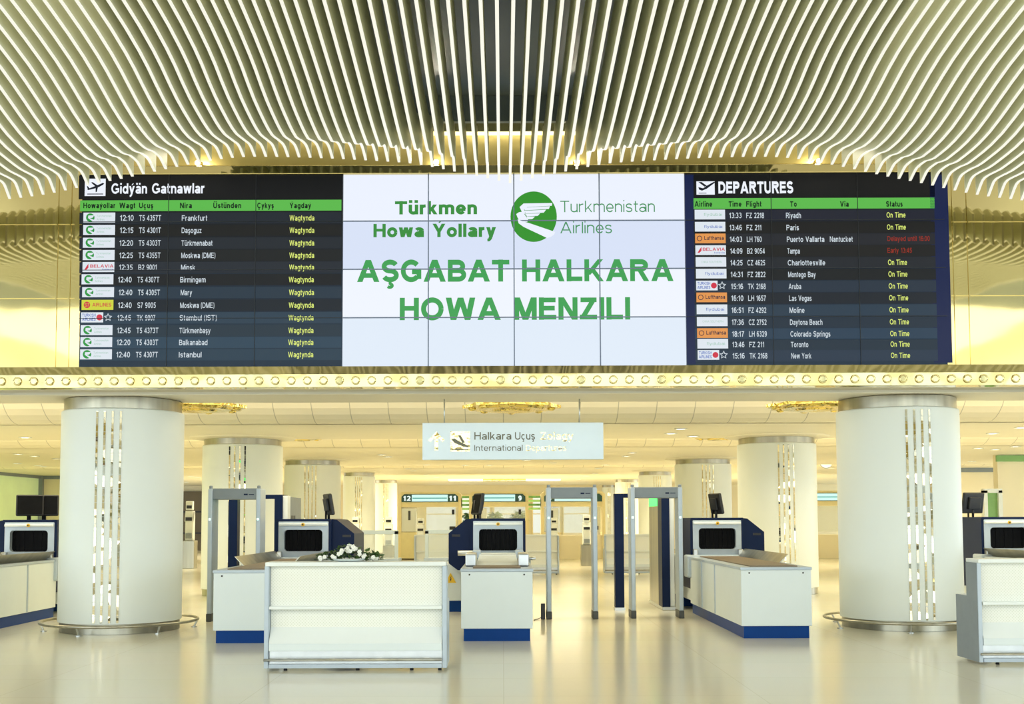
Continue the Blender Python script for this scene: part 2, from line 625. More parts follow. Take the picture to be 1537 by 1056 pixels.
        W = .88; R([(t, 1)] + arc(W / 2, .36, W / 2 - t, .375 - t, 180, 360, 22) + [(W - t, 1)])
    elif c == 'W':
        W = 1.36; S(W * .26, 0, hw, 1); S(W * .26, 0, W / 2, 1); S(W * .74, 0, W / 2, 1); S(W * .74, 0, W - hw, 1)
    elif c == 'Y':
        W = .92; V(W / 2, 0, .45); S(W / 2, .40, hw, 1); S(W / 2, .40, W - hw, 1)
    elif c == 'Z':
        W = .80; Hb(1 - t, .04, W - .02); Hb(t, 0, W); S(hw + .02, t, W - hw - .04, 1 - t)
    elif c == 'a':
        W = .68; V(W - t, 0, xh - .24); R(arc(W / 2, xh - .24, W / 2 - t, .25 - t, 158, 0, 14)); R(arc(W * .46, .215, W * .46 - t, .23 - t, 0, 360, 24))
        Hb(.40, W * .46, W - t)
    elif c == 'd':
        W = .72; V(W - t, 0, 1); R(arc(W / 2 - .01, xh / 2, W / 2 - t, xh / 2 + .015 - t, 0, 360, 28))
    elif c == 'e':
        W = .70; R(arc(W / 2, xh / 2, W / 2 - t, xh / 2 + .015 - t, 0, 322, 28)); Hb(xh / 2 - .02, t, W - t * .3)
    elif c == 'i':
        W = 2 * t; V(t, 0, xh - .02); V(t, 1.04 - 1.9 * t, 1.04)
    elif c == 'k':
        W = .68; V(t, 0, 1); S(t + .04, .22, W - hw - .03, xh); S(W - hw, 0, .28, .44)
    elif c == 'l':
        W = 2 * t; V(t, 0, 1)
    elif c == 'm':
        W = 1.06; V(t, 0, xh); r = (W - 2 * t) / 4
        for q_ in (0, 1):
            x0 = t + 2 * r * q_
            R(arc(x0 + r, xh - .24, r, .255 - t, 180, 0, 14) + [(x0 + 2 * r, 0)])
    elif c == 'n':
        W = .66; V(t, 0, xh); R(arc(W / 2, xh - .26, W / 2 - t, .275 - t, 180, 0, 16) + [(W - t, 0)])
    elif c == 'o':
        W = .74; R(arc(W / 2, xh / 2, W / 2 - t, xh / 2 + .015 - t, 0, 360, 28))
    elif c == 'r':
        W = .44; V(t, 0, xh); R(arc(.40, xh - .27, .40 - t, .285 - t, 180, 88, 10))
    elif c == 't':
        W = .40; V(.17, .1, .95); Hb(xh - t * .9, 0, W); R(arc(.34, .17 + t * .2, .17, .17 + t * .2 - t * .9, 180, 275, 10))
    elif c == 'u':
        W = .66; V(W - t, 0, xh); R([(t, xh)] + arc(W / 2, .25, W / 2 - t, .265 - t, 180, 360, 16))
    elif c == 'w':
        W = 1.02; S(W * .27, 0, hw, xh); S(W * .27, 0, W / 2, xh); S(W * .73, 0, W / 2, xh); S(W * .73, 0, W - hw, xh)
    elif c == 'y':
        W = .70; S(W * .5, .0, hw, xh); S(W * .36, -.20, W - hw, xh); R([(W * .38, -.15), (W * .30, -.26 + t * .3), (.08, -.27 + t * .3)], t * .9)
    if mark in ('uml', 'Uml'):
        y = .86 if mark == 'uml' else 1.08
        for sg in (-1, 1):
            x = W / 2 + sg * (t + .075)
            Q.append([(x - t, y), (x + t, y), (x + t, y + 1.8 * t), (x - t, y + 1.8 * t)])
    elif mark in ('acute', 'Acute'):
        y = .82 if mark == 'acute' else 1.07
        Q.append([(W / 2 - .05, y), (W / 2 + .06, y), (W / 2 + .06 + 1.6 * t, y + .17), (W / 2 - .02 + t, y + .17)])
    elif mark == 'ced':
        R([(W / 2, .02), (W / 2, -.10)] + arc(W / 2 - .01, -.17, .12, .075, 80, -150, 10), t * .62)
    return Q, W


def stroke_text(name, body, px0, px1, pyb, cap_px, D, m, parent, t, gap=.125):
    A, B = at(px0, pyb, D), at(px1, pyb, D)
    T = at(px0, pyb - cap_px, D)
    words, x = [[]], 0.0
    for ch in body:
        Q, W = glyph(ch, t)
        if ch == ' ':
            words.append([])
        words[-1] += [[(px + x, py) for px, py in q_] for q_ in Q]
        x += W + gap
    x -= gap
    if name not in ('lettering', 'title_lettering', 'sign_lettering'):
        words = [[q_ for w_ in words for q_ in w_]]
    sx, sz = (B.x - A.x) / x, T.z - A.z
    for polys in words:
        mb = MB()
        for i, q_ in enumerate(polys):
            mb.poly([(A.x + u * sx, D - 1e-5 * (i % 7), A.z + v * sz) for u, v in q_])
        o = mb.build(name, m, parent)
    return o


def text(name, body, x0, x1, z, cap, y, m, parent=None, t=.1, gap=.125):
    """local: from x0 to x1, baseline z, cap height, on plane y facing -y"""
    polys, x = [], 0.0
    for ch in body:
        Q, W = glyph(ch, t)
        polys += [[(px + x, py) for px, py in q_] for q_ in Q]
        x += W + gap
    x -= gap
    mb = MB()
    for i, q_ in enumerate(polys):
        mb.poly([(x0 + u * (x1 - x0) / x, y - 1e-5 * (i % 7), z + v * cap) for u, v in q_])
    return mb.build(name, m, parent)


def ptext(name, body, px0, px1, pyb, cap_px, D, m, parent, bold=0.0):
    return stroke_text(name, body.strip(), px0, px1, pyb, cap_px, D, m, parent, .062 + bold * 1.6, .14)


def prect(mb, px0, px1, py0, py1, D, th=0.002):
    a = at(px0, py1, D)
    b = at(px1, py0, D)
    return mb.box(a.x, b.x, D, D + th, a.z, b.z)


# ------------------------------------------------------------------ big structure
DS = 15.85            # display face
DW = 16.02            # gold wall face
ZC = 3.50             # white ceiling under the hall edge
struct('floor', MB().box(-24, 24, -24, 76, -0.2, 0), M['floor'])
ztop = at(767, 178, DW).z
struct('ceiling_upper', MB().box(-24, 24, 1.2, 18, ztop, ztop + 0.2), M['dark_ceiling'])
struct('ceiling_hall', MB().box(-24, 24, -22, 1.4, 8.5, 8.7), M['ceiling'])
struct('ceiling_step', MB().box(-24, 24, 1.2, 1.4, ztop + .2, 8.5), M['ceiling'])

zs0 = at(767, 581, 15.95).z       # underside of fascia
# gold wall behind and beside the displays
struct('wall_front', MB().box(-24, 24, DW, DW + 0.25, zs0 + 0.02, ztop), M['gold'])
# thin vertical and horizontal joints of the mirror panels
for px in (84.5, 104, 1433, 1455):
    p = at(px, 450, DW)
    struct('trim_1', MB().box(p.x - 0.009, p.x + 0.009, DW - 0.016, DW, zs0 + 0.2, ztop - 0.05), M['gold'])
for py in (337, 448):
    p0 = at(0, py, DW)
    struct('trim_2', MB().box(-24, at(112, py, DW).x, DW - 0.008, DW, p0.z - 0.006, p0.z + 0.006), M['gold_satin'])
    struct('trim_2', MB().box(at(1428, py, DW).x, 24, DW - 0.008, DW, p0.z - 0.006, p0.z + 0.006), M['gold_satin'])
# valance under the upper ceiling hides a fill added to brighten the gold band
struct('trim_12', MB().box(-24, 24, 15.12, 15.2, ztop - .36, ztop, .004), M['dark_ceiling'])
area('gold_band_fill', (0, 15.55, ztop - .06), 30, .2, 110, (1, .94, .76))
# satin gold band between ledge and upper ceiling
struct('trim_11', MB().box(-8.5, 8.5, DW - .03, DW - .004, at(767, 248, DW).z, at(767, 204, DW).z, .004), M['gold_satin'])
# gold ledge over the displays
za, zb = at(767, 260, 15.8).z, at(767, 247, 15.8).z
struct('trim_3', MB().box(at(118, 255, 15.8).x, at(1420, 255, 15.8).x, 15.8, DW, za, zb, 0.01), M['gold'])
# sloping gold sill under the displays and gold lower rim
z_sb = at(767, 549, DS).z
z_ft = at(767, 560, 15.72).z
z_fb = at(767, 580, 15.72).z
struct('trim_4', MB().prism([(15.73, z_ft + .002), (15.755, z_sb - 0.01), (DW - .002, z_sb - 0.01), (DW - .002, z_ft + .002)], -24, 24, 'x'), M['gold_wave'])
fascia = thing('gold_fascia', 'long gold mirror fascia band with round studs under the big displays', 'fascia', (0, 15.72, z_fb), world=True, kind='thing')
MB().box(-24, 24, 15.72, 15.738, z_fb, z_ft, 0.004).build('band', M['gold_wave'], fascia)
zc = (z_ft + z_fb) / 2
sp = 24.3 * 15.72 / F
for i in range(-36, 37):
    x = at(767, 570, 15.72).x + (i + 0.35) * sp
    m_ = MB()
    pts = [(x + 0.05 * cos(2 * pi * k / 20), 15.708, zc + 0.05 * sin(2 * pi * k / 20)) for k in range(20)]
    m_.tube(pts, 0.012, 6, closed=True)
    m_.prism([(x + 0.043 * cos(2 * pi * k / 20), zc + 0.043 * sin(2 * pi * k / 20)) for k in range(20)], 15.705, 15.718)
    m_.build('round_stud', M['gold'], fascia)
# mirror soffit, then white ceiling
struct('ceiling_soffit', MB().box(-24, 24, 15.74, 16.32, z_fb + 0.004, z_fb + 0.06), M['gold'])
struct('ceiling_lip', MB().box(-24, 24, 16.30, 16.42, ZC - 0.03, z_fb + 0.05, 0.01), M['ceiling'])
slabs = [(16.36, 17.75), (21.8, 26.0), (29.0, 39.0), (41.0, 76.0)]
for i, (a, b) in enumerate(slabs):
    struct('ceiling_slab', MB().box(-24, 24, a, b, ZC, ZC + 0.14), M['ceiling'])
    if i < 3:
        struct('trim_5', MB().box(-24, 24, b - 0.02, b + 0.03, ZC + 0.01, ZC + 0.06), M['cove'])
for a, b in ((17.75, 21.8), (26.0, 29.0), (39.0, 41.0)):
    # curved riser on the far side of the raised coffer
    prof = []
    R = 0.8
    for k in range(9):
        t = k / 8 * pi / 2
        prof.append((b - 0.9 * cos(t) + 0.0, ZC + 0.85 - 0.85 * sin(t)))
    poly = prof + [(b + 0.1, ZC), (b + 0.1, ZC + 0.95), (b - 0.95, ZC + 0.95)]
    struct('ceiling_riser', MB().prism(poly, -24, 24, 'x'), M['riser'])
    struct('ceiling_coffer', MB().box(-24, 24, a - 0.1, b, ZC + 0.85, ZC + 0.95), M['ceiling'])
    struct('ceiling_coffer_side', MB().box(-24, 24, a - 0.15, a - 0.03, ZC + 0.13, ZC + 0.9), M['ceiling'])

# back area walls
struct('wall_back', MB().box(-24, 24, 62, 62.3, 0, ZC), M['cream'])
struct('wall_left', MB().box(-19.4, -19.2, 17.5, 47, 0, ZC), M['green_glass'])
struct('wall_left_end', MB().box(-19.4, -13.6, 47, 47.3, 0, ZC), M['cream'])
struct('trim_6', MB().box(-19.2, -19.05, 46.8, 47, 0, ZC), M['midgrey'])
struct('trim_7', MB().box(-19.25, -13.6, 46.93, 47, ZC - 0.14, ZC), M['midgrey'])
struct('trim_7', MB().box(-19.2, -19.12, 17.5, 46.8, ZC - 0.12, ZC), M['midgrey'])
struct('wall_right', MB().box(14.55, 24, 33.3, 33.6, 0, ZC), M['cream'])
struct('trim_8', MB().box(14.5, 24, 33.22, 33.3, ZC - 0.2, ZC - 0.02), M['green_trim'])
struct('wall_right_end', MB().box(14.2, 24, 42, 42.3, 0, ZC), M['cream'])
struct('trim_9', MB().box(14.2, 24, 41.92, 42, ZC - 0.16, ZC), M['midgrey'])
struct('wall_niche', MB().box(-24, -13.3, 61.6, 61.98, 0, 3.2), M['brown'])
for z in (0.9, 2.05):
    struct('trim_10', MB().box(-24, -13.3, 61.5, 61.62, z, z + 0.08), M['black'])
# white framed glass door in the wall on the far side
dx = at(1489, 760, 33.2)
dr = struct('door_1', MB().box(dx.x - 0.27, dx.x - 0.16, 33.1, 33.3, 0, 2.45).box(dx.x + 0.16, dx.x + 0.27, 33.1, 33.3, 0, 2.45).box(dx.x - 0.27, dx.x + 0.27, 33.1, 33.3, 2.38, 2.5), M['white'])
struct('door_1_pane', MB().box(dx.x - 0.16, dx.x + 0.16, 33.2, 33.24, 0, 2.38), M['green_trim'])
# tall windows in the far back wall
for i, (p0, p1) in enumerate(((640, 684), (694, 735), (742, 790), (800, 840), (846, 884))):
    a, b = at(p0, 760, 61.9), at(p1, 760, 61.9)
    struct('window_%d' % (i + 1), MB().box(a.x, b.x, 61.9, 61.99, 0.9, 2.9), M['window'])
    struct('window_%d_frame' % (i + 1), MB().box(a.x - 0.06, a.x, 61.85, 61.99, 0.8, 3.0).box(b.x, b.x + 0.06, 61.85, 61.99, 0.8, 3.0).box(a.x, b.x, 61.85, 61.99, 2.9, 3.0).box(a.x, b.x, 61.85, 61.99, 1.9, 1.95), M['cream_gold'])

# ------------------------------------------------------------------ ceiling fins
DT = 14.9
TAB = [  # |offset at the tip| (picture px), then (relative depth, height value)
    (0, [(.40, 532), (.55, 524), (.674, 517), (.80, 509), (.90, 503), (.949, 504), (.975, 513), (1.0, 504)]),
    (68, [(.40, 540), (.55, 531), (.674, 524), (.80, 517), (.90, 512), (.949, 513.5), (.975, 525), (1.0, 518)]),
    (168, [(.40, 565), (.55, 552), (.691, 538), (.808, 523), (.89, 517), (.929, 518.5), (.969, 541), (1.0, 535)]),
    (388, [(.40, 590), (.60, 584), (.737, 573.5), (.779, 569), (.826, 557), (.853, 546), (.92, 536), (.9587, 544.5), (.98, 549.5), (1.0, 543.4)]),
    (608, [(.40, 575), (.60, 572), (.70, 563), (.79, 546), (.833, 531.6), (.858, 521), (.886, 512.4), (.914, 509), (.943, 510), (.964, 517), (.98, 518), (1.0, 507.6)]),
    (729, [(.40, 560), (.60, 556), (.70, 548), (.80, 528), (.85, 512), (.90, 499), (.95, 497), (.972, 500), (.984, 501), (1.0, 484)]),
    (1100, [(.40, 530), (.60, 522), (.70, 512), (.80, 490), (.85, 476), (.90, 465), (.95, 462), (.972, 465), (.984, 466), (1.0, 450)]),
]


def herm(xs, ys, x):
    n = len(xs)
    if x <= xs[0]:
        return ys[0]
    if x >= xs[-1]:
        return ys[-1]
    i = max(k for k in range(n - 1) if xs[k] <= x)
    sl = [(ys[k + 1] - ys[k]) / (xs[k + 1] - xs[k]) for k in range(n - 1)]

    def tg(k):
        if k == 0:
            return sl[0]
        if k == n - 1:
            return sl[-1]
        if sl[k - 1] * sl[k] <= 0:
            return 0.0
        return 2 * sl[k - 1] * sl[k] / (sl[k - 1] + sl[k])
    h = xs[i + 1] - xs[i]
    t = (x - xs[i]) / h
    return (ys[i] * (2 * t ** 3 - 3 * t * t + 1) + tg(i) * h * (t ** 3 - 2 * t * t + t) + ys[i + 1] * (-2 * t ** 3 + 3 * t * t) + tg(i + 1) * h * (t ** 3 - t * t))


def fin_val(o, d):
    a = abs(o)
    ys = [herm([p[0] for p in row], [p[1] for p in row], d) for _, row in TAB]
    return herm([r[0] for r in TAB], ys, a)


DD = [.40, .44, .48, .52, .56, .60, .64, .68, .71, .74, .77, .80, .82, .84, .86, .88, .90, .915, .93, .942, .952, .962, .970, .977, .983, .988, .992, .996, 1.0]
ORD = lambda n: '%d%s' % (n, 'th' if 10 <= n % 100 <= 20 else {1: 'st', 2: 'nd', 3: 'rd'}.get(n % 10, 'th'))
FIN_H, FIN_T = 0.46, 0.0165
for k in range(-66, 67):
    tip_px = 767 - 16.95 * k
    o = tip_px - 755
    oc = tip_px - 767
    X = o * DT / F
    line = []
    for d in DD:
        v = fin_val(oc, d)
        z = at(CX + o / d, 778 - v / d, d * DT).z
        line.append((d * DT, z))
    line = [(d * DT, line[0][1]) for d in (.14, .22, .3, .36)] + line
    mb = MB()
    rows = []
    for y, z in line:
        rows.append([mb.bm.verts.new(p) for p in ((X - FIN_T, y, z), (X + FIN_T, y, z), (X + FIN_T, y, z + FIN_H), (X - FIN_T, y, z + FIN_H))])
    for a, b in zip(rows, rows[1:]):
        for q in range(4):
            mb.bm.faces.new((a[q], a[(q + 1) % 4], b[(q + 1) % 4], b[q]))
    mb.bm.faces.new(rows[0])
    mb.bm.faces.new(rows[-1][::-1])
    f = mb.build('ceiling_fin', M['fin'])
    mb = MB()
    rows = []
    for y, z in line:
        rows.append([mb.bm.verts.new(p) for p in ((X - .0175, y, z - .005), (X + .0175, y, z - .005), (X + .0175, y, z + .003), (X - .0175, y, z + .003))])
    for a, b in zip(rows, rows[1:]):
        for q in range(4):
            mb.bm.faces.new((a[q], a[(q + 1) % 4], b[(q + 1) % 4], b[q]))
    mb.bm.faces.new(rows[0])
    mb.bm.faces.new(rows[-1][::-1])
    le = mb.build('light_edge', M['fin_light'], f)
    le['label'] = 'glowing white lower edge'
    if k == 0:
        lab = 'white wavy ceiling fin hanging over the exact middle of the display wall'
    else:
        lab = 'white wavy ceiling fin, %s to the %s of the middle fin' % (ORD(abs(k)), 'left' if k > 0 else 'right')
    tag(f, lab, 'ceiling fin', 'wavy white ceiling fins', 'thing')

# ------------------------------------------------------------------ displays
X0, X1 = at(118, 548, DS).x, at(1423, 546, DS).x
Z0, Z1 = at(767, 549, DS).z, at(767, 259.5, DS).z
XB = at(513.6, 548, DS).x
XC = at(1030.6, 546, DS).x
XE = [X0 + (XB - X0) * k / 3 for k in range(3)] + [XB + (XC - XB) * k / 4 for k in range(4)] + [XC + (X1 - XC) * k / 3 for k in range(4)]
PH = (Z1 - Z0) / 4
SM = {}


def sm(rgb, gain=1.0):
    k = (rgb, gain)
    if k not in SM:
        SM[k] = screen_mat('display_%d_%d_%d' % rgb, rgb, gain)
    return SM[k]


def display(name, label, c0, c1, tint):
    root = thing(name, label, 'display', ((XE[c0] + XE[c1]) / 2, DS, Z0), world=True)
    for c in range(c0, c1):
        for r in range(4):
            MB().box(XE[c] + 0.004, XE[c + 1] - 0.004, DS, DS + 0.1, Z1 - (r + 1) * PH + 0.004, Z1 - r * PH - 0.004).build('display_panel', tint(c, r), root)
    sd = M['seam'] if c0 == 3 else M['seam_dark']
    for c in range(c0 + 1, c1):
        bw = .008 if c0 == 3 else .004
        MB().box(XE[c] - bw, XE[c] + bw, DS - .016, DS - .001, Z0, Z1).build('bezel_line', sd, root)
    for r in range(1, 4):
        bw = .008 if c0 == 3 else .004
        MB().box(XE[c0], XE[c1], DS - .0155, DS - .001, Z0 + r * PH - bw, Z0 + r * PH + bw).build('bezel_line', sd, root)
    MB().box(XE[c0], XE[c1], DS + 0.1, DW, Z0, Z1).build('back_frame', M['black'], root)
    return root


DT1 = DS - 0.004
DT2 = DS - 0.008
DT3 = DS - 0.012
YEL = screen_mat('status_yellow', (222, 236, 120), 1.0)
WHT = screen_mat('board_white', (205, 216, 224), 1.0)
WHB = screen_mat('board_title_white', (238, 243, 252), 1.0)
TILE = screen_mat('logo_tile_white', (222, 230, 238), 1.0)
GRN = screen_mat('header_green', (92, 184, 76), 1.0)
DKT = screen_mat('header_text', (14, 40, 22), 1.0)
LGR = screen_mat('logo_green', (46, 150, 66), 1.0)
PAL = screen_mat('logo_pale', (160, 200, 180), 1.0)
RED = screen_mat('status_red', (150, 44, 26), 1.0)
LRED = screen_mat('logo_red', (206, 50, 70), 1.0)
LBLUE = screen_mat('logo_blue', (80, 110, 190), 1.0)
ORG = screen_mat('logo_orange', (226, 150, 78), 1.0)
LIME = screen_mat('logo_lime', (206, 212, 62), 1.0)
NAVT = screen_mat('logo_navy', (40, 36, 60), 1.0)
LINE = screen_mat('column_line', (10, 16, 26), 1.0)
ICON = screen_mat('icon_black', (20, 26, 38), 1.0)


def circ(px, py, rx, ry, D, a0=0, a1=360, n=28):
    return [at(px + rx * cos(radians(a0 + (a1 - a0) * i / n)), py - ry * sin(radians(a0 + (a1 - a0) * i / n)), D) for i in range(n + (0 if a1 - a0 >= 360 else 1))]


def pp(mb, pts, D):
    return mb.poly([at(x, y, D) for x, y in pts])


def crescent(mb, px, py, r, D, a0, a1, w_=0.36, n=18):
    for i in range(n):
        t0, t1 = radians(a0 + (a1 - a0) * i / n), radians(a0 + (a1 - a0) * (i + 1) / n)
        pts = [(px + r * cos(t0), py - r * sin(t0)), (px + r * cos(t1), py - r * sin(t1)), (px + r * (1 - w_) * cos(t1), py - r * (1 - w_) * sin(t1)), (px + r * (1 - w_) * cos(t0), py - r * (1 - w_) * sin(t0))]
        pp(mb, pts, D)


def star_outline(mb, px, py, r, D):
    for i in range(5):
        a = radians(90 + 72 * i)
        b = radians(90 + 72 * i + 36)
        c = radians(90 + 72 * i - 36)
        for q in (b, c):
            P = (px + r * cos(a), py - r * sin(a))
            Q = (px + r * .5 * cos(q), py - r * .5 * sin(q))
            R_ = (px + r * .3 * cos(q), py - r * .3 * sin(q))
            S = (px + r * .72 * cos(a), py - r * .72 * sin(a))
            pp(mb, [P, Q, R_, S], D)


def logo(row, kind, px0, px1, py, h):
    """airline tile with its mark; the tile is a sub-part of the row"""
    t = {'lufthansa': ORG, 'seven': LIME}.get(kind, TILE)
    x1 = px1 if kind != 'turkish' else px0 + (px1 - px0) * 0.70
    prect(MB(), px0, x1, py - h / 2, py + h / 2, DT2, 0.001).build('logo_tile', t, row)
    W_ = px1 - px0
    D = DT3
    if kind == 'green':
        m_ = MB()
        m_.poly(circ(px0 + W_ * .22, py, h * .42, h * .42, D))
        m_ = m_.build('logo_mark', LGR, row)
        b2 = MB()
        cx_, r_ = px0 + W_ * .22, h * .42
        pp(b2, [(cx_ - r_ * .45, py - r_ * .5), (cx_ + r_ * .95, py - r_ * .55), (cx_ + r_ * .5, py + r_ * .05), (cx_ - r_ * .1, py + r_ * .15), (cx_ + r_ * .95, py + r_ * .55), (cx_ + r_ * .55, py + r_ * .9), (cx_ - r_ * .55, py + r_ * .1)], D - .002)
        b2.build('logo_bird', TILE, row)
        ptext('logo_lettering', 'Turkmenistan', px0 + W_ * .42, px0 + W_ * .88, py - 1, h * .2, D, PAL, row)
        ptext('logo_lettering', 'Airlines', px0 + W_ * .42, px0 + W_ * .66, py + 4.2, h * .2, D, PAL, row)
    elif kind == 'belavia':
        ptext('logo_lettering', 'BELAVIA', px0 + W_ * .24, px0 + W_ * .97, py + 1, h * .32, D, LRED, row, .02)
        m_ = MB()
        pp(m_, [(px0 + 3, py + 4), (px0 + 6, py - 1), (px0 + 9, py - 5), (px0 + 9, py + 1), (px0 + 6, py + 4)], D)
        m_.build('logo_mark', LRED, row)
        ptext('logo_lettering', 'belavia', px0 + W_ * .62, px0 + W_ * .96, py + 5, h * .18, D, LBLUE, row)
    elif kind == 'seven':
        m_ = MB()
        m_.poly(circ(px0 + W_ * .17, py, h * .32, h * .32, D))
        m_.build('logo_mark', LRED, row)
        ptext('logo_lettering', 'S7', px0 + W_ * .1, px0 + W_ * .24, py + 2.4, 5, D - .002, LIME, row)
        ptext('logo_lettering', 'AIRLINES', px0 + W_ * .34, px0 + W_ * .93, py + 2.5, h * .36, D, LRED, row, .02)
    elif kind == 'turkish':
        ptext('logo_lettering', 'TURKISH', px0 + W_ * .04, px0 + W_ * .46, py - 1, h * .3, D, LBLUE, row, .02)
        ptext('logo_lettering', 'AIRLINES', px0 + W_ * .04, px0 + W_ * .46, py + 5, h * .3, D, LBLUE, row, .02)
        m_ = MB()
        m_.poly(circ(px0 + W_ * .58, py, h * .3, h * .3, D))
        m_.build('logo_mark', LRED, row)
        m_ = MB()
        star_outline(m_, px0 + W_ * .85, py, 6.5, D)
        m_.build('alliance_star', WHT, row)
    elif kind == 'lufthansa':
        m_ = MB()
        crescent(m_, px0 + W_ * .14, py, h * .28, D, 0, 360, .25)
        m_.build('logo_mark', NAVT, row)
        ptext('logo_lettering', 'Lufthansa', px0 + W_ * .3, px0 + W_ * .94, py + 2.2, h * .4, D, NAVT, row, .02)
    elif kind == 'flydubai':
        ptext('logo_lettering', 'flydubai', px0 + W_ * .3, px0 + W_ * .9, py + 2, h * .3, D, PAL if int(py) % 2 else LBLUE, row)
    elif kind == 'thin':
        ptext('logo_lettering', 'CHINA SOUTHERN', px0 + W_ * .18, px0 + W_ * .86, py + 1.6, h * .2, D, PAL, row)


# ---- departures board in Turkmen
bt = [screen_mat('board_panel_a', (17, 19, 22), 1), screen_mat('board_panel_b_sheen', (20, 26, 33), 1), screen_mat('board_panel_c_sheen', (26, 40, 54), 1), screen_mat('board_panel_d_sheen', (28, 46, 62), 1)]  # lower panels bluer: reflection of the bright hall put into the emission
L = display('departures_board', 'black flight board titled Gidyan Gatnawlar with the green logo tiles', 0, 3, lambda c, r: bt[r])
hb = prect(MB(), 118, 512.5, 262, 299, DT1, .001).build('title_bar', screen_mat('title_black', (16, 17, 18), 1), L)
hb = L


def plane_icon(root, x0, x1, y0, y1, cut):
    prect(MB(), x0, x1, y0, y1, DT2, .001).build('icon_tile', WHB, root)
    W_, h_ = x1 - x0, y1 - y0
    m_ = MB()
    P = lambda u, v: (x0 + u * W_, y0 + v * h_)
    if not cut:
        pp(m_, [P(.12, .60), P(.34, .50), P(.60, .38), P(.86, .24), P(.93, .27), P(.88, .35), P(.62, .52), P(.38, .60), P(.16, .66)], DT3)
        pp(m_, [P(.30, .22), P(.38, .20), P(.64, .40), P(.52, .46)], DT3 - .001)
        pp(m_, [P(.52, .50), P(.64, .44), P(.58, .76), P(.52, .78)], DT3 - .001)
        pp(m_, [P(.10, .44), P(.15, .43), P(.24, .56), P(.15, .60)], DT3 - .001)
    else:
        pp(m_, [P(.10, .44), P(.2, .46), P(.36, .52), P(.60, .30), P(.95, .04), P(1, .04), P(1, .12), P(.56, .56), P(.30, .70), P(.14, .62)], DT3)
        pp(m_, [P(.10, .05), P(.28, .05), P(.58, .34), P(.44, .40)], DT3 - .001)
    m_.build('plane_pictogram', ICON, root)
    prect(MB(), x0 + W_ * .12, x0 + W_ * (.88 if not cut else .55), y1 - h_ * .14, y1 - h_ * .09, DT3, .001).build('runway_line', ICON, root)


plane_icon(L, 127, 158.7, 268, 294, False)
stroke_text('title_lettering', 'Gidýän Gatnawlar', 167, 307, 290.5, 15.4, DT2, WHB, L, .1, .11)
hl = prect(MB(), 120, 512.5, 299.5, 317, DT1, .001).build('column_heading_bar', GRN, L)
for s, a, b in (('Howaýollar', 125, 173), ('Wagt', 179, 203), ('Uçuş', 208.6, 230), ('Nira', 270, 288), ('Üstünden', 320, 362), ('Çykyş', 386, 411), ('Ýagdaý', 434.6, 467)):
    ptext('heading_lettering', s, a, b, 312.3, 8.2, DT2, DKT, hl, .032)
ROWS = [('green', '12:10', 'T5 4357T', 'Frankfurt'), ('green', '12:15', 'T5 4301T', 'Daşoguz'), ('green', '12:20', 'T5 4303T', 'Türkmenabat'), ('green', '12:25', 'T5 4355T', 'Moskwa (DME)'),
        ('belavia', '12:35', 'B2 9001', 'Minsk'), ('green', '12:40', 'T5 4307T', 'Birmingem'), ('green', '12:40', 'T5 4305T', 'Mary'), ('seven', '12:40', 'S7 9005', 'Moskwa (DME)'),
        ('turkish', '12:45', 'TK 9007', 'Stambul (IST)'), ('green', '12:45', 'T5 4373T', 'Türkmenbaşy'), ('green', '12:20', 'T5 4303T', 'Balkanabad'), ('green', '12:40', 'T5 4307T', 'Istanbul')]
cyl = [326.9, 345.4, 364.5, 383, 401, 419.4, 438.7, 457.8, 476.6, 495.7, 513.6, 532.0]
ltint_sheen = [(31, 38, 46), (26, 27, 26), (33, 39, 46), (28, 31, 32), (36, 42, 50), (26, 29, 32), (38, 54, 68), (26, 34, 42), (42, 62, 78), (36, 52, 64), (42, 66, 84), (38, 60, 76)]  # alternating rows; the bluer lower ones carry the hall's reflection in their colour
DX = [0, -.3, -.8, -1, -1.4, -3, -2, -3, -4, -4.5, -5, -5.5]
for i, (lg, tm, fl, ds) in enumerate(ROWS):
    y = cyl[i]
    h = 18.0
    row = prect(MB(), 119, 512.5, y - 9, y + 9.2, DT1, .001).build('flight_row', sm(ltint_sheen[i], 1.0), L)
    d = DX[i]
    logo(row, lg, 125 + d * .9, 173 + d * .9, y - .5, 15.2)
    ptext('time', tm, 180 + d, 200.5 + d, y + 4.2, 8.4, DT2, WHT, row, .012)
    ptext('flight_number', fl, 208.8 + d * .9, (241.8 if len(fl) > 7 else 236.5) + d * .9, y + 4.2, 8.4, DT2, WHT, row, .012)
    ptext('destination', ds, 272.8 + d * .8, 272.8 + d * .8 + 4.25 * len(ds), y + 4.2, 8.2, DT2, WHT, row, .012)
    ptext('status', 'Wagtynda', 434.6 + d * .4, 471.8 + d * .3, y + 4, 8.2, DT2, YEL, row, .012)

# ---- airport name display
rt_ = [screen_mat('name_row_a', (236, 242, 254), 1), screen_mat('name_row_b', (216, 226, 247), 1), screen_mat('name_row_c', (239, 244, 254), 1), screen_mat('name_row_d', (224, 235, 248), 1)]
N = display('airport_name_display', 'bright white video wall showing the airport name in green capitals', 3, 7, lambda c, r: rt_[r])
G1, G2, G3 = screen_mat('green_text', (58, 142, 62), 1), screen_mat('green_capitals', (64, 160, 84), 1), screen_mat('green_light_text', (70, 146, 92), 1)
stroke_text('lettering', 'Türkmen', 592.8, 716, 321.7, 20, DT2, G1, N, .118, .10)
stroke_text('lettering', 'Howa Ýollary', 560.5, 744.5, 355.9, 20, DT2, G1, N, .118, .10)
stroke_text('lettering', 'Turkmenistan', 841, 983, 318.3, 17.2, DT2, G3, N, .05)
stroke_text('lettering', 'Airlines', 841, 918.6, 350, 17.2, DT2, G3, N, .052)
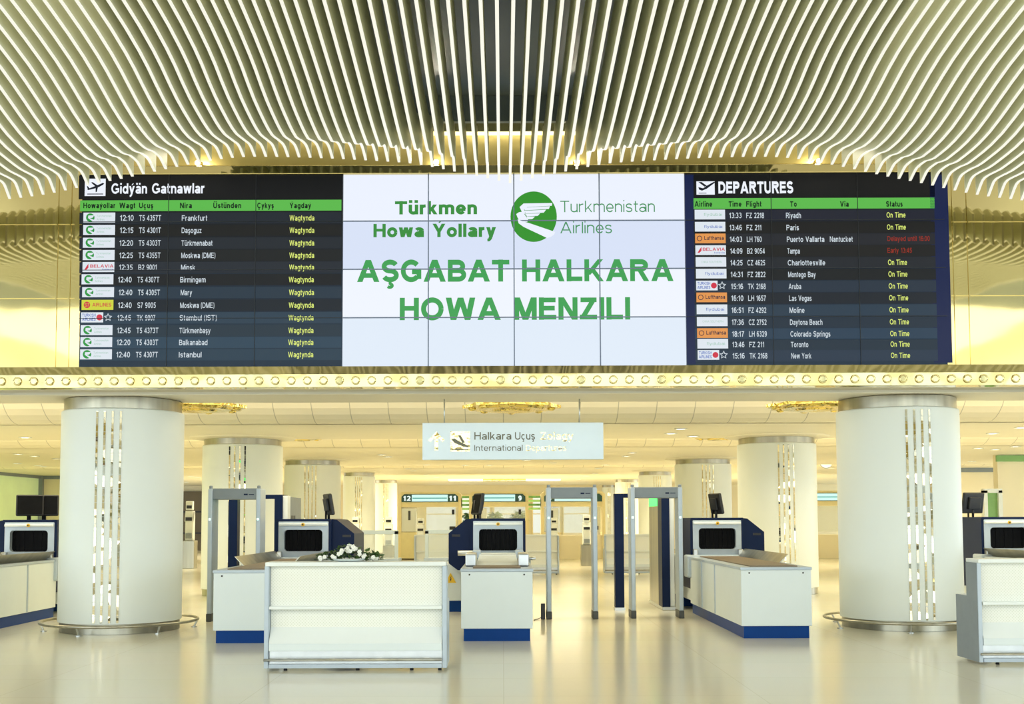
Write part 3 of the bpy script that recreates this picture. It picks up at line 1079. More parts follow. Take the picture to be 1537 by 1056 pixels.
stroke_text('lettering', 'AŞGABAT HALKARA', 536, 1011, 423, 33, DT2, G2, N, .116, .10)
stroke_text('lettering', 'HOWA MENZILI', 600, 946, 480.3, 33.6, DT2, G2, N, .116, .10)
lg = MB()
lg.poly(circ(801, 325, 34.8, 37.9, DT2, n=48))
lgo = lg.build('airline_emblem', screen_mat('emblem_green', (52, 146, 44), 1), N)
q = lambda x, y: (510 + x / 2.9, 250 + y / 2.9)
m_ = MB()
D = DT3
for f in ([(782, 176), (800, 160), (925, 158), (923, 170), (815, 176), (795, 190)],
          [(800, 178), (915, 172), (910, 184), (806, 190)], [(803, 192), (898, 187), (888, 200), (810, 204)],
          [(806, 205), (872, 203), (862, 214), (815, 216)], [(812, 217), (850, 217), (838, 228), (818, 229)],
          [(768, 206), (780, 198), (796, 196), (806, 210), (820, 232), (816, 240), (786, 240), (774, 222)],
          [(784, 178), (800, 178), (808, 205), (796, 205)],
          [(774, 228), (792, 236), (826, 246), (938, 284), (932, 296), (918, 306), (902, 310), (800, 262), (778, 246)]):
    pp(m_, [q(*v) for v in f], D)
    D -= .0006
m_.build('bird_mark', rt_[0], lgo)

# ---- departures board in English
Rb = display('departures_board', 'black flight board titled DEPARTURES with On Time entries', 7, 10, lambda c, r: bt[r])
NV = [screen_mat('navy_margin_a', (17, 30, 72), 1), screen_mat('navy_margin_b', (18, 42, 76), 1)]
prect(MB(), 1031, 1041, 262, 546, DT1, .001).build('margin_strip', NV[0], Rb)
prect(MB(), 1402.5, 1422, 262, 544, DT1, .001).build('margin_strip', NV[0], Rb)
prect(MB(), 1041, 1402.5, 262, 296, DT1, .001).build('title_bar', screen_mat('title_black_b', (16, 17, 18), 1), Rb)
plane_icon(Rb, 1045.5, 1072.6, 272, 292, True)
stroke_text('title_lettering', 'DEPARTURES', 1078.4, 1190.8, 290.3, 18, DT2, WHB, Rb, .12, .1)
hl = prect(MB(), 1041, 1402.5, 296.3, 313.5, DT1, .001).build('column_heading_bar', GRN, Rb)
for s, a, b in (('Airline', 1042.5, 1069), ('Time', 1093.7, 1113), ('Flight', 1120, 1143), ('To', 1186, 1196), ('Via', 1261, 1274), ('Status', 1330, 1355)):
    ptext('heading_lettering', s, a, b, 310, 8.2, DT2, DKT, hl, .032)
ROWS = [('flydubai', '13:33', 'FZ 2218', 'Riyadh', '', ''), ('flydubai', '13:46', 'FZ 211', 'Paris', '', ''), ('lufthansa', '14:03', 'LH 760', 'Puerto Vallarta', 'Nantucket', 'Delayed until 16:00'),
        ('belavia', '14:09', 'B2 9054', 'Tampa', '', 'Early 13:45'), ('thin', '14:25', 'CZ 4625', 'Charlottesville', '', ''), ('flydubai', '14:31', 'FZ 2822', 'Montego Bay', '', ''),
        ('turkish', '15:16', 'TK 2168', 'Aruba', '', ''), ('lufthansa', '16:10', 'LH 1657', 'Las Vegas', '', ''), ('flydubai', '16:51', 'FZ 4292', 'Moline', '', ''),
        ('thin', '17:36', 'CZ 2752', 'Daytona Beach', '', ''), ('lufthansa', '18:17', 'LH 6329', 'Colorado Springs', '', ''), ('flydubai', '13:46', 'FZ 211', 'Toronto', '', ''), ('turkish', '15:16', 'TK 2168', 'New York', '', '')]
cyr = [322.8, 341, 358.6, 376.2, 393.8, 411.4, 429.3, 447, 465, 483, 500.6, 516.5, 533.4]
rtint_sheen = [(30, 33, 46), (25, 25, 24), (34, 36, 42), (27, 27, 26), (32, 36, 42), (25, 28, 30), (38, 50, 64), (28, 34, 42), (40, 58, 74), (32, 46, 60), (38, 60, 80), (30, 46, 60), (36, 52, 70)]  # row stripes, with the daylight reflection painted in as blue further down
for i, (lgk, tm, fl, ds, via, st) in enumerate(ROWS):
    y = cyr[i]
    f = i / 12
    row = prect(MB(), 1041 + 3 * f, 1402.5 + 5 * f, y - 8.8, y + 9, DT1 - .0002, .001).build('flight_row', sm(rtint_sheen[i], 1.0), Rb)
    logo(row, lgk, 1042.8 + 4.5 * f, 1088.2 + 5 * f, y - 1, 14.6)
    ptext('time', tm, 1094.6 + 5 * f, 1113.2 + 4.6 * f, y + 4.4, 8.2, DT2, WHT, row, .014)
    ptext('flight_number', fl, 1120.2 + 5 * f, (1146.8 if len(fl) > 6 else 1142.5) + 5 * f, y + 4.4, 8.2, DT2, WHT, row, .014)
    ptext('destination', ds, 1179.8 + 8 * f, 1179.8 + 8 * f + 3.75 * len(ds), y + 4.4, 8.2, DT2, WHT, row, .014)
    if via:
        ptext('via', via, 1245.7, 1280, y + 4.2, 8.2, DT2, WHT, row, .014)
    if st:
        ptext('status', st, 1332, 1332 + 3.35 * len(st), y + 3, 7.4, DT2, RED, row, .01)
    else:
        ptext('status', 'On Time', 1330.8 + 6.5 * f, 1359.2 + 7 * f, y + 3.6, 8, DT2, YEL, row, .014)

# small spotlights sitting on the gold ledge
for i, (px, where) in enumerate(((298, 'above the board with the green logo tiles'), (655, 'above the word Turkmen'), (866, 'above the pale airline name'), (1228, 'above the word DEPARTURES'))):
    p = at(px, 245, 15.9)
    s = thing('ledge_spotlight', 'small bright spotlight on the gold ledge ' + where, 'spotlight', (p.x, 15.9, zb + 0.005), group='spotlights on the ledge')
    MB().lathe([(0.05, 0), (0.06, 0.02), (0.06, 0.07), (0.045, 0.08)], seg=20).build('housing', M['gold_satin'], s)
    MB().ball((0, -.045, .05), .04, 2).build('lens', M['lamp'], s)
    pl = bpy.data.lights.new('spot_glow', 'POINT')
    pl.energy, pl.color, pl.shadow_soft_size = 8, (1, .93, .72), .04
    po = bpy.data.objects.new('spot_glow', pl)
    C.objects.link(po)
    po.location = (p.x, 15.72, zb + .1)

# ------------------------------------------------------------------ columns
def column(px, py_base, r_px, label, front):
    D = 2839 / (py_base - 778)
    x = (px - CX) * D / F
    r = r_px * D / F
    g = thing('round_column', label, 'column', (x, D, 0), kind='thing', group='round white columns')
    top = ZC
    MB().lathe([(r, 0.15), (r, 0.16), (r, top - 0.20), (r * .985, top - 0.185)], seg=72).build('shaft', M['column'], g)
    MB().lathe([(r * .95, top - .19), (r * .96, top - .18), (r * .96, top - .012), (r * .95, top - .002)], seg=72).build('capital_ring', M['steel'], g)
    MB().lathe([(r * .97, 0.002), (r * .97, 0.145), (r * .96, 0.155)], seg=72).build('base_ring', M['steel'], g)
    for j in range(4):
        a = -pi / 2 + (j - 1.5) * 0.125 + (.09 if px < 700 else 0)
        wd = 0.017
        m_ = MB()
        for q0 in range(30):
            z0 = .17 + (top - .40) * q0 / 30
            z1 = .17 + (top - .40) * (q0 + 1) / 30 - .006
            vs = [m_.bm.verts.new(((r + .006) * cos(t), (r + .006) * sin(t), z)) for t, z in ((a - wd, z0), (a + wd, z0), (a + wd, z1), (a - wd, z1))]
            vi = [m_.bm.verts.new(((r - .01) * cos(t), (r - .01) * sin(t), z)) for t, z in ((a - wd, z0), (a + wd, z0), (a + wd, z1), (a - wd, z1))]
            m_.bm.faces.new(vs)
            for e in range(4):
                m_.bm.faces.new((vs[e], vi[e], vi[(e + 1) % 4], vs[(e + 1) % 4]))
        m_.build('mirror_strip', M['mosaic'], g)
    if front:
        R = 1.15
        n = 64
        MB().tube([(R * cos(2 * pi * k / n), R * sin(2 * pi * k / n), 0.135) for k in range(n)], 0.021, 10, True).build('guard_rail', M['steel'], g)
        for k in range(6):
            a = 2 * pi * k / 6 + .3
            MB().tube([(R * cos(a), R * sin(a), .13), ((R - .06) * cos(a), (R - .06) * sin(a), .01)], .014, 8).lathe([(.045, 0.001), (.045, .012), (.02, .016)], ((R - .06) * cos(a), (R - .06) * sin(a), 0), 16).build('rail_foot', M['steel_light'], g)
    else:
        MB().lathe([(r * 1.35, top - .002), (r * 1.3, top - .03), (r * 1.05, top - .05), (r * .97, top - .055)], seg=64).build('ceiling_collar', M['ceiling'], g)


column(184, 940.5, 88, 'thick white round column with guard rail between the display and the outer scanner', True)
column(1348, 939.5, 88, 'thick white round column with guard rail beside the grey-sided desk', True)
column(364, 889.5, 59, 'white round column behind the metal detector with the white side cabinet gate', False)
column(1166, 889.5, 58, 'white round column behind the scanner with the long open belt', False)
column(469, 859.5, 42, 'white round column above the monitor of the scanner behind the flowers', False)
column(1055, 859.5, 42, 'white round column behind the monitor of the scanner by the blue gate', False)
column(539, 843, 24, 'slim far white column near the row of kiosks, fourth of its row', False)
column(983, 843, 25, 'slim far white column behind the blue gate, fourth of its row', False)
column(579, 832.5, 17, 'very distant white column next to booth twelve', False)
column(941, 832.5, 18, 'very distant white column above the far white desk', False)
column(913, 825, 10, 'thin distant white column beside the right end of the booths', False)


# ------------------------------------------------------------------ x-ray scanners
def scanner(x, y, hs, Lt, label, mon, plates=(-1, 1), cover=False, group='baggage x-ray scanners'):
    """hs: side of the sloping operator hood (+1 right, -1 left)"""
    g = thing('baggage_scanner', label, 'x-ray scanner', (x, y, 0), group=group)
    MB().box(-.49, .49, 0, Lt, .17, .945, .008).build('table_body', M['pale'], g)
    MB().box(-.455, .455, .03, Lt, .0, .17).build('table_plinth', M['blue'], g)
    MB().box(-.50, .50, -.01, Lt - .01, .945, .985, .006).build('table_rim', M['grey'], g)
    MB().box(-.33, .33, .12, Lt + .6, .985, 1.0).build('conveyor_belt', M['belt'], g)
    for s in (-.3, .3):
        MB().lathe([(.012, 0), (.012, .006)], seg=12).build('panel_screw', M['black'], g).matrix_local = Matrix.Translation((s * 1.25, -.001, .905)) @ Matrix.Rotation(pi / 2, 4, 'X')
    # bent steel guide plates beside the belt
    for s in plates:
        m_ = MB()
        xa, xb = s * .33, s * .47
        m_.prism([(xa, .99), (xb, 1.13), (xb + s * .012, 1.13), (xa + s * .02, .986)], Lt * .28, Lt - .05)
        m_.build('guide_plate', M['steel'], g)
    if cover:
        MB().prism([(.75, .985), (1.0, 1.03), (Lt - .15, 1.09), (Lt - .15, .985)], -.30, .30, 'x').build('roller_cover', M['pale'], g)
        MB().box(-.31, .31, Lt - .9, Lt - .82, 1.06, 1.085, .006).build('cover_bar', M['steel_light'], g)
        for s in (-1, 1):
            MB().box(s * .38 - .075, s * .38 + .075, .7, 1.5, .985, 1.17, .02).build('end_block', M['steel_light'], g)
            MB().box(s * .36 - .07, s * .36 + .07, Lt - .5, Lt - .15, 1.0, 1.14, .02).build('curtain_block', M['grey'], g)
        MB().tube([(-.3, Lt - .35, 1.09), (-.68, Lt - .35, 1.09)], .045, 12).build('side_bar', M['steel_light'], g)
        kn = MB().tube([(.46, .95, 1.09), (.56, .95, 1.09)], .025, 10).build('side_knob', M['steel_light'], g)
    for yy in (Lt * .45, Lt * .72):
        MB().box(-.505, -.485, yy, yy + .03, .18, .94).box(.485, .505, yy, yy + .03, .18, .94).build('panel_joint', M['grey'], g)
    # tunnel
    y0 = Lt
    MB().box(-.56, .56, y0 - .12, y0 + .25, .62, 1.02, .03).build('transition_box', M['grey'], g)
    m_ = MB()
    # bezel with a rounded opening
    def rr(x0, x1, z0, z1, r, n=5):
        pts = []
        for cx_, cz_, a0 in ((x1 - r, z1 - r, 0), (x0 + r, z1 - r, 90), (x0 + r, z0 + r, 180), (x1 - r, z0 + r, 270)):
            for i in range(n + 1):
                t = radians(a0 + 90 * i / n)
                pts.append((cx_ + r * cos(t), cz_ + r * sin(t)))
        return pts
    out = rr(-.43, .43, 1.0, 1.63, .012)
    inn = rr(-.33, .33, 1.12, 1.49, .06)
    n = len(out)
    fo = [m_.bm.verts.new((a, y0 + .02, b)) for a, b in out]
    fi = [m_.bm.verts.new((a, y0 - .0, b)) for a, b in inn]
    bi = [m_.bm.verts.new((a, y0 + .22, b)) for a, b in inn]
    bo = [m_.bm.verts.new((a, y0 + .22, b)) for a, b in out]
    for i in range(n):
        j = (i + 1) % n
        m_.bm.faces.new((fo[i], fo[j], fi[j], fi[i]))
        m_.bm.faces.new((fi[i], fi[j], bi[j], bi[i]))
        m_.bm.faces.new((fo[j], fo[i], bo[i], bo[j]))
    m_.build('tunnel_bezel', M['grey'], g)
    m_ = MB()
    for k in range(9):
        xa = -.348 + k * .0775
        m_.box(xa, xa + .074, y0 + .10 + (k % 2) * .006, y0 + .112 + (k % 2) * .006, 1.07, 1.52)
    m_.build('lead_curtain', M['rubber'], g)
    # white upper lip, posts beside the opening
    MB().box(-.42, .42, y0 - .03, y0 + .02, 1.555, 1.60, .01).build('bezel_lip', M['white'], g)
    for s in (-1, 1):
        MB().box(s * .40 - .04, s * .40 + .04, y0 - .09, y0 + .02, 1.0, 1.12, .015).build('corner_bracket', M['steel_light'], g)
    b_ = MB().lathe([(.03, 0), (.03, .01), (.018, .012), (.018, .02), (0.001, .022)], seg=18).build('emergency_button', M['yellow'], g)
    b_.matrix_local = Matrix.Translation((0, y0 - .03, 1.578)) @ Matrix.Rotation(pi / 2, 4, 'X')
    MB().ball((0, 0, .022), .014).build('button_cap', M['black'], b_)
    # housing
    Lm = 1.5
    MB().box(-.47, .47, y0 + .02, y0 + Lm, 1.625, 1.675, .008).build('housing_top', M['navy'], g)
    for s in (-1, 1):
        MB().box(s * .45 - .025, s * .45 + .025, y0 + .03, y0 + Lm, .42, 1.63).build('housing_side', M['navy'], g)
    MB().box(-.42, .42, y0 + .5, y0 + Lm - .02, .3, 1.62).build('housing_core', M['midgrey'], g)
    MB().box(-.44, .44, y0 + .28, y0 + Lm + .3, .2, .62).build('lower_body', M['pale'], g)
    h = hs
    hood = MB().prism([(h * .47, 1.67), (h * .56, 1.66), (h * .86, 1.42), (h * .86, .90), (h * .70, .78), (h * .47, .78)], y0 + .12, y0 + Lm).build('operator_hood', M['navy'], g)
    MB().box(min(h * .66, h * .80), max(h * .66, h * .80), y0 + .11, y0 + .125, 1.36, 1.40).build('hand_grip', M['black'], hood)
    MB().box(min(h * .46, h * 1.02), max(h * .46, h * 1.02), y0 + .9, y0 + Lm + .5, .2, .86, .01).build('side_cabinet', M['pale'], g)
    MB().box(min(h * .0, h * 1.0), max(h * .0, h * 1.0), y0 + .93, y0 + Lm + .47, 0, .2).build('cabinet_plinth', M['blue'], g)
    xc = h * .86
    w_ = MB().prism([(xc - .1, .52), (xc + .1, .52), (xc, .70)], y0 + .894, y0 + .899).build('warning_triangle', M['yellow'], g)
    MB().prism([(xc - .012, .56), (xc + .006, .56), (xc + .014, .60), (xc + .004, .60), (xc + .014, .65), (xc - .01, .605), (xc, .605)], y0 + .888, y0 + .893).build('bolt_symbol', M['black'], w_)
    rb = MB().lathe([(.03, 0), (.03, .03), (.02, .04)], seg=16).build('stop_button', M['red'], g)
    rb.matrix_local = Matrix.Translation((h * .97, y0 + .9, .80)) @ Matrix.Rotation(pi / 2, 4, 'X')
    # exit table beyond the tunnel
    MB().box(-.46, .46, y0 + Lm, y0 + Lm + 1.6, .2, .95, .01).build('exit_table', M['pale'], g)
    MB().box(-.43, .43, y0 + Lm, y0 + Lm + 1.57, 0, .2).build('exit_plinth', M['blue'], g)
    # operator monitors
    for mx_, my_, rz in mon:
        p = MB().tube([(mx_, y0 + my_, 1.67), (mx_, y0 + my_, 1.86)], .022, 8).tube([(mx_ - .06, y0 + my_ + .06, 1.67), (mx_ - .06, y0 + my_ + .06, 2.0)], .018, 8).build('monitor_stand', M['black'], g)
        mo = MB().box(-.23, .23, -.03, .03, -.19, .19, .02)
        mo.box(-.13, .13, .03, .07, -.11, .11, .01)
        mo = mo.build('monitor', M['black'], g)
        mo.matrix_local = Matrix.Translation((mx_, y0 + my_, 1.93)) @ Matrix.Rotation(rz, 4, 'Z') @ Matrix.Rotation(radians(-10), 4, 'X')
        MB().box(-.205, .205, -.034, -.03, -.165, .165).build('screen', M['rubber'], mo)
    return g


scanner(-3.44, 15.43, 1, 4.1, 'baggage x-ray scanner with sloping blue hood standing behind the flower desk', [(.36, .5, radians(112))])
scanner(-0.09, 15.60, -1, 4.0, 'baggage x-ray scanner facing straight on beside the flower desk, yellow warning triangle', [(-.36, .5, radians(-70))], (), True)
scanner(3.80, 15.86, 1, 4.3, 'baggage x-ray scanner with long open belt beside the blue gate', [(.08, .5, radians(105))], (1,))
scanner(-8.23, 15.4, -1, 4.3, 'baggage x-ray scanner cut by the picture edge behind a thick column', [(-.2, .5, radians(22)), (.02, .62, radians(18))])
scanner(8.95, 15.9, 1, 4.2, 'baggage x-ray scanner partly hidden by the grey-sided desk', [(-.42, .5, radians(200))])


# ------------------------------------------------------------------ walk-through detectors
def detector(px0, px1, py_top, py_base, label):
    D = 2839 / (py_base - 778)
    xa, xb = (px0 - CX) * D / F, (px1 - CX) * D / F
    zt = H + (778 - py_top) * D / F
    g = thing('metal_detector', label, 'metal detector', ((xa + xb) / 2, D, 0), group='grey walk-through metal detectors')
    hw = (xb - xa) / 2
    for s in (-1, 1):
        x0 = s * hw - (0 if s < 0 else .075)
        lg = MB().box(x0, x0 + .075, 0, .42, .12, zt - .03, .018).build('side_panel', M['grey'], g)
        MB().box(x0 - .006, x0 + .081, -.01, .43, 0, .13, .01).build('foot', M['darkfoot'], lg)
        MB().box(x0 + .02, x0 + .05, -.006, .0, zt - .55, zt - .52).build('indicator', M['led_white'], lg)
        MB().lathe([(.03, 0), (.03, .05), (.02, .06)], (x0 + .037, .05, zt - .04), 14).build('top_cap', M['midgrey'], lg)
        gl = x0 + .0755 if s < 0 else x0 - .0005
        MB().box(gl - .002, gl + .002, .08, .34, 1.3, zt - .1).build('light_strip', M['led_green'] if False else M['grey'], lg)
    cb = MB().box(-hw + .06, hw - .06, .03, .39, zt - .21, zt - .025, .015).build('crossbar', M['midgrey'], g)
    MB().box(hw * .35, hw * .5, .026, .031, zt - .14, zt - .115).box(hw * .54, hw * .74, .026, .031, zt - .135, zt - .122).build('nameplate', M['navy'], cb)
    return g


detector(312, 391, 729, 930, 'grey walk-through metal detector in front of a column, beside the flower desk')
dm = detector(820, 896, 729, 928, 'grey walk-through metal detector standing alone in the open aisle')
detector(946, 1024, 729, 927, 'grey walk-through metal detector in front of the deep blue gate')
b_ = thing('power_adapter', 'small black power adapter with thin cable beside the aisle metal detector', 'adapter', (dm.location.x - .49, dm.location.y + .05, 0))
MB().box(-.035, .035, -.03, .03, 0.0, .26, .008).build('casing', M['black'], b_)
MB().tube([(-.03, 0, .03), (-.08, -.06, .012), (-.13, -.16, .009), (-.16, -.28, .009)], .006, 6).build('cable', M['black'], b_)


def blue_gate(px0, px1, side, label):
    D = 2839 / 137.0
    xa, xb = (px0 - CX) * D / F, (px1 - CX) * D / F
    zt = 2.12
    g = thing('blue_gate', label, 'security gate', ((xa + xb) / 2, D, 0), group='deep blue security gates')
    hw = (xb - xa) / 2
    p = MB().box(-hw, -hw + .165, 0, .22, .05, zt, .006).build('post', M['navy'], g)
    MB().box(-hw - .01, -hw + .175, -.02, .24, 0, .05).build('post_base', M['steel_light'], p)
    MB().box(-hw, hw, .02, .2, zt - .075, zt, .004).build('crossbeam', M['navy'], g)
    cb = MB().box(hw - .145, hw, 0, .5, .05, zt, .004).build('cabinet_front', M['navy'], g)
    MB().box(hw - .15, hw + .1, -.015, 1.9, 0, .06, .01).build('cabinet_base', M['steel_light'], g)
    MB().box(hw - .135, hw + .01, .5, 1.85, .06, zt - .03, .006).build('cabinet_body', M['midgrey'] if side < 0 else M['steel'], g)
    MB().box(hw - .001, hw + .09, .03, .3, .06, zt - .02, .01).build('edge_trim', M['white'], g)
    MB().box(hw - .01, hw + .012, .6, 1.84, .07, zt - .05, .004).build('outer_panel', M['midgrey'], g)
    MB().box(hw - .14, hw - .134, .6, 1.8, zt - .22, zt - .04).build('green_light', M['led_green'], g)
    m_ = MB()
    for k in range(3):
        m_.box(hw + .012, hw + .016, .78 + k * .16, .90 + k * .16, 1.62, 1.74)
    m_.build('side_marks', M['darkfoot'], g)


blue_gate(343, 424, -1, 'deep navy gate with grey cabinet behind the metal detector by the flower desk')
blue_gate(922, 1004, 1, 'deep navy gate with steel cabinet and green light beside the open-belt scanner')


# ------------------------------------------------------------------ white perforated desks
def desk(x, y, label, steel_side=False, group='white perforated desks'):
    g = thing('reception_desk', label, 'desk', (x, y, 0), group=group)
    hw = .985
    dp = .30
    sidem = M['midgrey'] if steel_side else M['grey']
    MB().box(-hw - .015, hw + .015, -.03, dp + .02, 1.15, 1.195, .006).build('top_slab', M['white'], g)
    for s in (-1, 1):
        sp_ = MB().prism([(0, .03), (dp, .03), (dp, 1.15), (0, 1.15)], s * hw - .025, s * hw + .025, 'x').build('side_panel', sidem, g)
        MB().prism([(dp, .03), (dp + .32, .03), (dp + .32, .76), (dp, .76)], s * hw - .022, s * hw + .022, 'x').build('desk_side', sidem, sp_)
        MB().box(s * hw - .022, s * hw + .022, -.012, .03, .03, 1.15, .004).build('corner_post', M['grey'], sp_)
    MB().box(-hw + .03, hw - .03, .06, .085, .70, 1.15).build('front_board', M['perf'], g)
    MB().box(-hw + .03, hw - .03, .10, .125, .28, .69).build('front_board', M['perf'], g)
    MB().box(-hw + .03, hw - .03, -.02, .12, .675, .71, .004).build('shelf', M['white'], g)
    MB().prism([(-.015, .30), (.10, .47), (.10, .30)], -hw + .03, hw - .03, 'x').build('sloped_shelf', M['white'], g)
    MB().box(-hw + .03, hw - .03, -.012, .06, .22, .30, .003).build('lower_rail_board', M['pale'], g)
    MB().box(-hw + .03, hw - .03, .03, .06, .035, .22).build('kick_plate', M['steel_light'], g)
    MB().box(-hw + .03, hw - .03, -.01, .05, .03, .075, .004).build('bottom_bar', M['grey'], g)
    rl = MB().tube([(-hw - .02, -.05, .125), (hw - .03, -.05, .125)], .014, 10).build('foot_rail', M['steel'], g)
    for k in range(4):
        xx = -hw + .2 + k * (2 * hw - .4) / 3
        MB().box(xx - .03, xx + .03, -.05, .04, .118, .132).build('rail_bracket', M['steel'], rl)
    MB().box(-hw, hw, dp, dp + .34, .73, .765, .004).build('work_top', M['white'], g)
    MB().box(-hw + .03, hw - .03, dp - .02, dp, .05, 1.14).build('rear_board', M['pale'], g)
    for xx in (-.78, .02, .62, .93):
        MB().lathe([(.02, 0), (.022, .012), (.012, .035)], (xx, .05, 0), 12).build('foot', M['black'], g)
    return g


Df = 2839 / 225.0
desk((534.5 - CX) * Df / F, Df, 'white perforated desk in front carrying the white flower arrangement')
Dr = 2839 / 219.0
desk((1465 - CX) * Dr / F + .985, Dr, 'white perforated desk with grey stepped side, cut by the picture edge', True)
Db = 34.0
desk((788 - CX) * Db / F, Db, 'small distant white desk between the front-facing scanner and the aisle metal detector')
desk((957 - CX) * Db / F, Db, 'small distant white desk seen through the blue gate')
desk((672 - CX) * Db / F, Db, 'small distant white desk in front of booth 12')
# steel-grey boundary stub of white pale frame tables
def glass_table(px, py_base, w, label):
    D = 2839 / (py_base - 778.0)
    g = thing('inspection_table', label, 'table', ((px - CX) * D / F, D, 0), group='pale framed inspection tables')
    MB().box(-w / 2, w / 2, 0, .6, .08, .80, .01).build('cabinet', M['glass_frame'], g)
    MB().box(-w / 2 - .02, w / 2 + .02, -.02, .62, .80, .86, .008).build('table_top', M['grey'], g)
    MB().box(-w / 2, w / 2, 0, .6, 0, .08).build('plinth', M['navy'], g)
    fr = MB().box(-w / 2, -w / 2 + .07, .02, .08, .86, 1.42).box(w / 2 - .07, w / 2, .02, .08, .86, 1.42).box(-w / 2, w / 2, .02, .08, 1.36, 1.44).build('screen_frame', M['glass_frame'], g)
    MB().box(-w / 2 + .07, w / 2 - .07, .045, .055, .86, 1.36).build('glass_pane', M['clear'], fr)
    MB().box(-w / 2 + .1, w / 2 - .1, -.006, .002, .45, .70).build('cabinet_door', M['midgrey'], g)


glass_table(548, 900, 1.35, 'pale framed inspection table with glass screen behind the flowers')
glass_table(672, 898, .95, 'pale framed inspection table with glass screen beside the navy scanner hood')

# ------------------------------------------------------------------ flowers on the desk
fx = at(525, 841, Df + .24)
g = thing('flower_arrangement', 'low arrangement of white flowers and green leaves on the white desk', 'flowers', (fx.x, Df + .2, 1.195))
MB().lathe([(.10, 0), (.16, .01), (.2, .035), (.185, .035), (.12, .015)], seg=32).build('bowl', M['white'], g)
lv = MB()
random.seed(3)
for i in range(420):
    a = random.uniform(0, 2 * pi)
    u = random.uniform(-1, 1)
    x = u * .36
    hmax = .065 + .11 * math.exp(-(x / .16) ** 2)
    y = random.uniform(-.08, .07)
    z = random.uniform(.0, 1) * hmax + .015
    l_ = random.uniform(.04, .08)
    t = random.uniform(-.3, .8)
    d = Vector((cos(a) * cos(t), sin(a) * cos(t) * .5, sin(t)))
    s = Vector((-sin(a), cos(a), .3)).normalized() * l_ * .32
    p = Vector((x, y, z))
    lv.poly([p, p + d * l_ * .5 + s, p + d * l_, p + d * l_ * .5 - s])
tag(lv.build('foliage', M['leaf'], g, keep=True), kind='stuff')
for i in range(36):
    if i < 24:
        x = random.gauss(0.02, .085)
        z = .05 + .115 * math.exp(-((x - .02) / .13) ** 2) * random.uniform(.55, 1.1)
    else:
        x = random.choice((-1, -1, 1)) * random.uniform(.15, .34)
        z = random.uniform(.03, .06)
    y = random.uniform(-.11, -.01)
    m_ = MB()
    for k in range(5):
        a = 2 * pi * k / 5 + i
        m_.ball((x + .014 * cos(a), y - .004, z + .014 * sin(a)), .0135, 1, 1, .55, 1)
    m_.ball((x, y - .012, z), .009, 1)
    m_.build('blossom', M['petal'], g)

# ------------------------------------------------------------------ hanging sign
Dg = 17.3
a, b = at(634, 690, Dg), at(905.5, 633.5, Dg)
g = thing('hanging_sign', 'silver hanging sign pointing up to International Departures', 'sign', ((a.x + b.x) / 2, Dg, a.z), world=True)
MB().box(a.x, b.x, Dg, Dg + .06, a.z, b.z, .006).build('sign_plate', M['silver_sign'], g)
for px in (666.8, 870):
    x = at(px, 620, Dg).x
    MB().tube([(x, Dg + .03, b.z - .02), (x, Dg + .03, ZC)], .011, 8).build('suspension_rod', M['steel_light'], g)
Dt = Dg - .004
m_ = MB()
Q = lambda x, y: (560 + x / 3.8425, 600 + y / 3.8425)
pp(m_, [Q(355, 290), Q(355, 200), Q(375, 200), Q(375, 290)], Dt)
pp(m_, [Q(365, 182), Q(412, 232), Q(400, 243), Q(365, 206)], Dt - .0005)
pp(m_, [Q(365, 182), Q(365, 206), Q(330, 243), Q(318, 232)], Dt - .001)
m_.build('arrow', M['sign_gold'], g)
tile = prect(MB(), 676.3, 705.2, 647, 677.3, Dt, .002).build('icon_tile', M['sign_gold'], g)
m_ = MB()
pp(m_, [Q(450, 225), Q(470, 222), Q(500, 240), Q(545, 262), Q(552, 274), Q(520, 268), Q(470, 248)], Dt - .002)
pp(m_, [Q(490, 205), Q(505, 203), Q(530, 245), Q(515, 248)], Dt - .0025)
pp(m_, [Q(455, 284), Q(548, 284), Q(548, 289), Q(455, 289)], Dt - .002)
m_.build('plane_pictogram', M['sign_grey'], tile)
ptext('sign_lettering', 'Halkara ', 712, 767.5, 659.5, 11.3, Dt, M['sign_grey'], g, .01)
ptext('sign_lettering', 'Uçuş', 773, 803, 659.5, 11.3, Dt, M['sign_grey'], g, .01)
ptext('sign_lettering', 'Zolagy', 811, 860.6, 659.5, 11.3, Dt, M['sign_gold'], g, .01)
ptext('sign_lettering', 'International', 712, 784.5, 676.3, 8.8, Dt, M['sign_grey'], g)
ptext('sign_lettering', 'Departures', 789.5, 850, 676.3, 8.8, Dt, M['sign_gold'], g)


# ------------------------------------------------------------------ gold ceiling medallions
def medallion(px, py, D, r, label):
    p = at(px, py, D)
    g = thing('ceiling_medallion', label, 'ceiling ornament', (p.x, D, p.z), group='gold ceiling medallions')
    m_ = MB()
    n = 32
    pts = []
    for k in range(n):
        rr_ = r * (1.0 if k % 4 == 0 else (.86 if k % 2 == 0 else .93))
        pts.append((rr_ * cos(2 * pi * k / n), rr_ * sin(2 * pi * k / n)))
    m_.prism(pts, 0.0, .05, 'z')
    m_.build('star_disc', M['gold_relief'], g)
    MB().lathe([(r * .7, 0), (r * .66, -.03), (r * .4, -.035), (r * .36, -.06), (.02, -.075)], seg=32).build('relief_boss', M['gold_relief'], g)
    for k in range(8):
        a = 2 * pi * k / 8
        MB().ball((r * .8 * cos(a), r * .8 * sin(a), -.01), .07, 2, 1, 1, .5).build('petal_knob', M['gold_relief'], g)
    MB().tube([(0, 0, .04), (0, 0, (4.34 if D < 22 else 4.34) - p.z)], .04, 10).build('stem', M['gold_satin'], g)


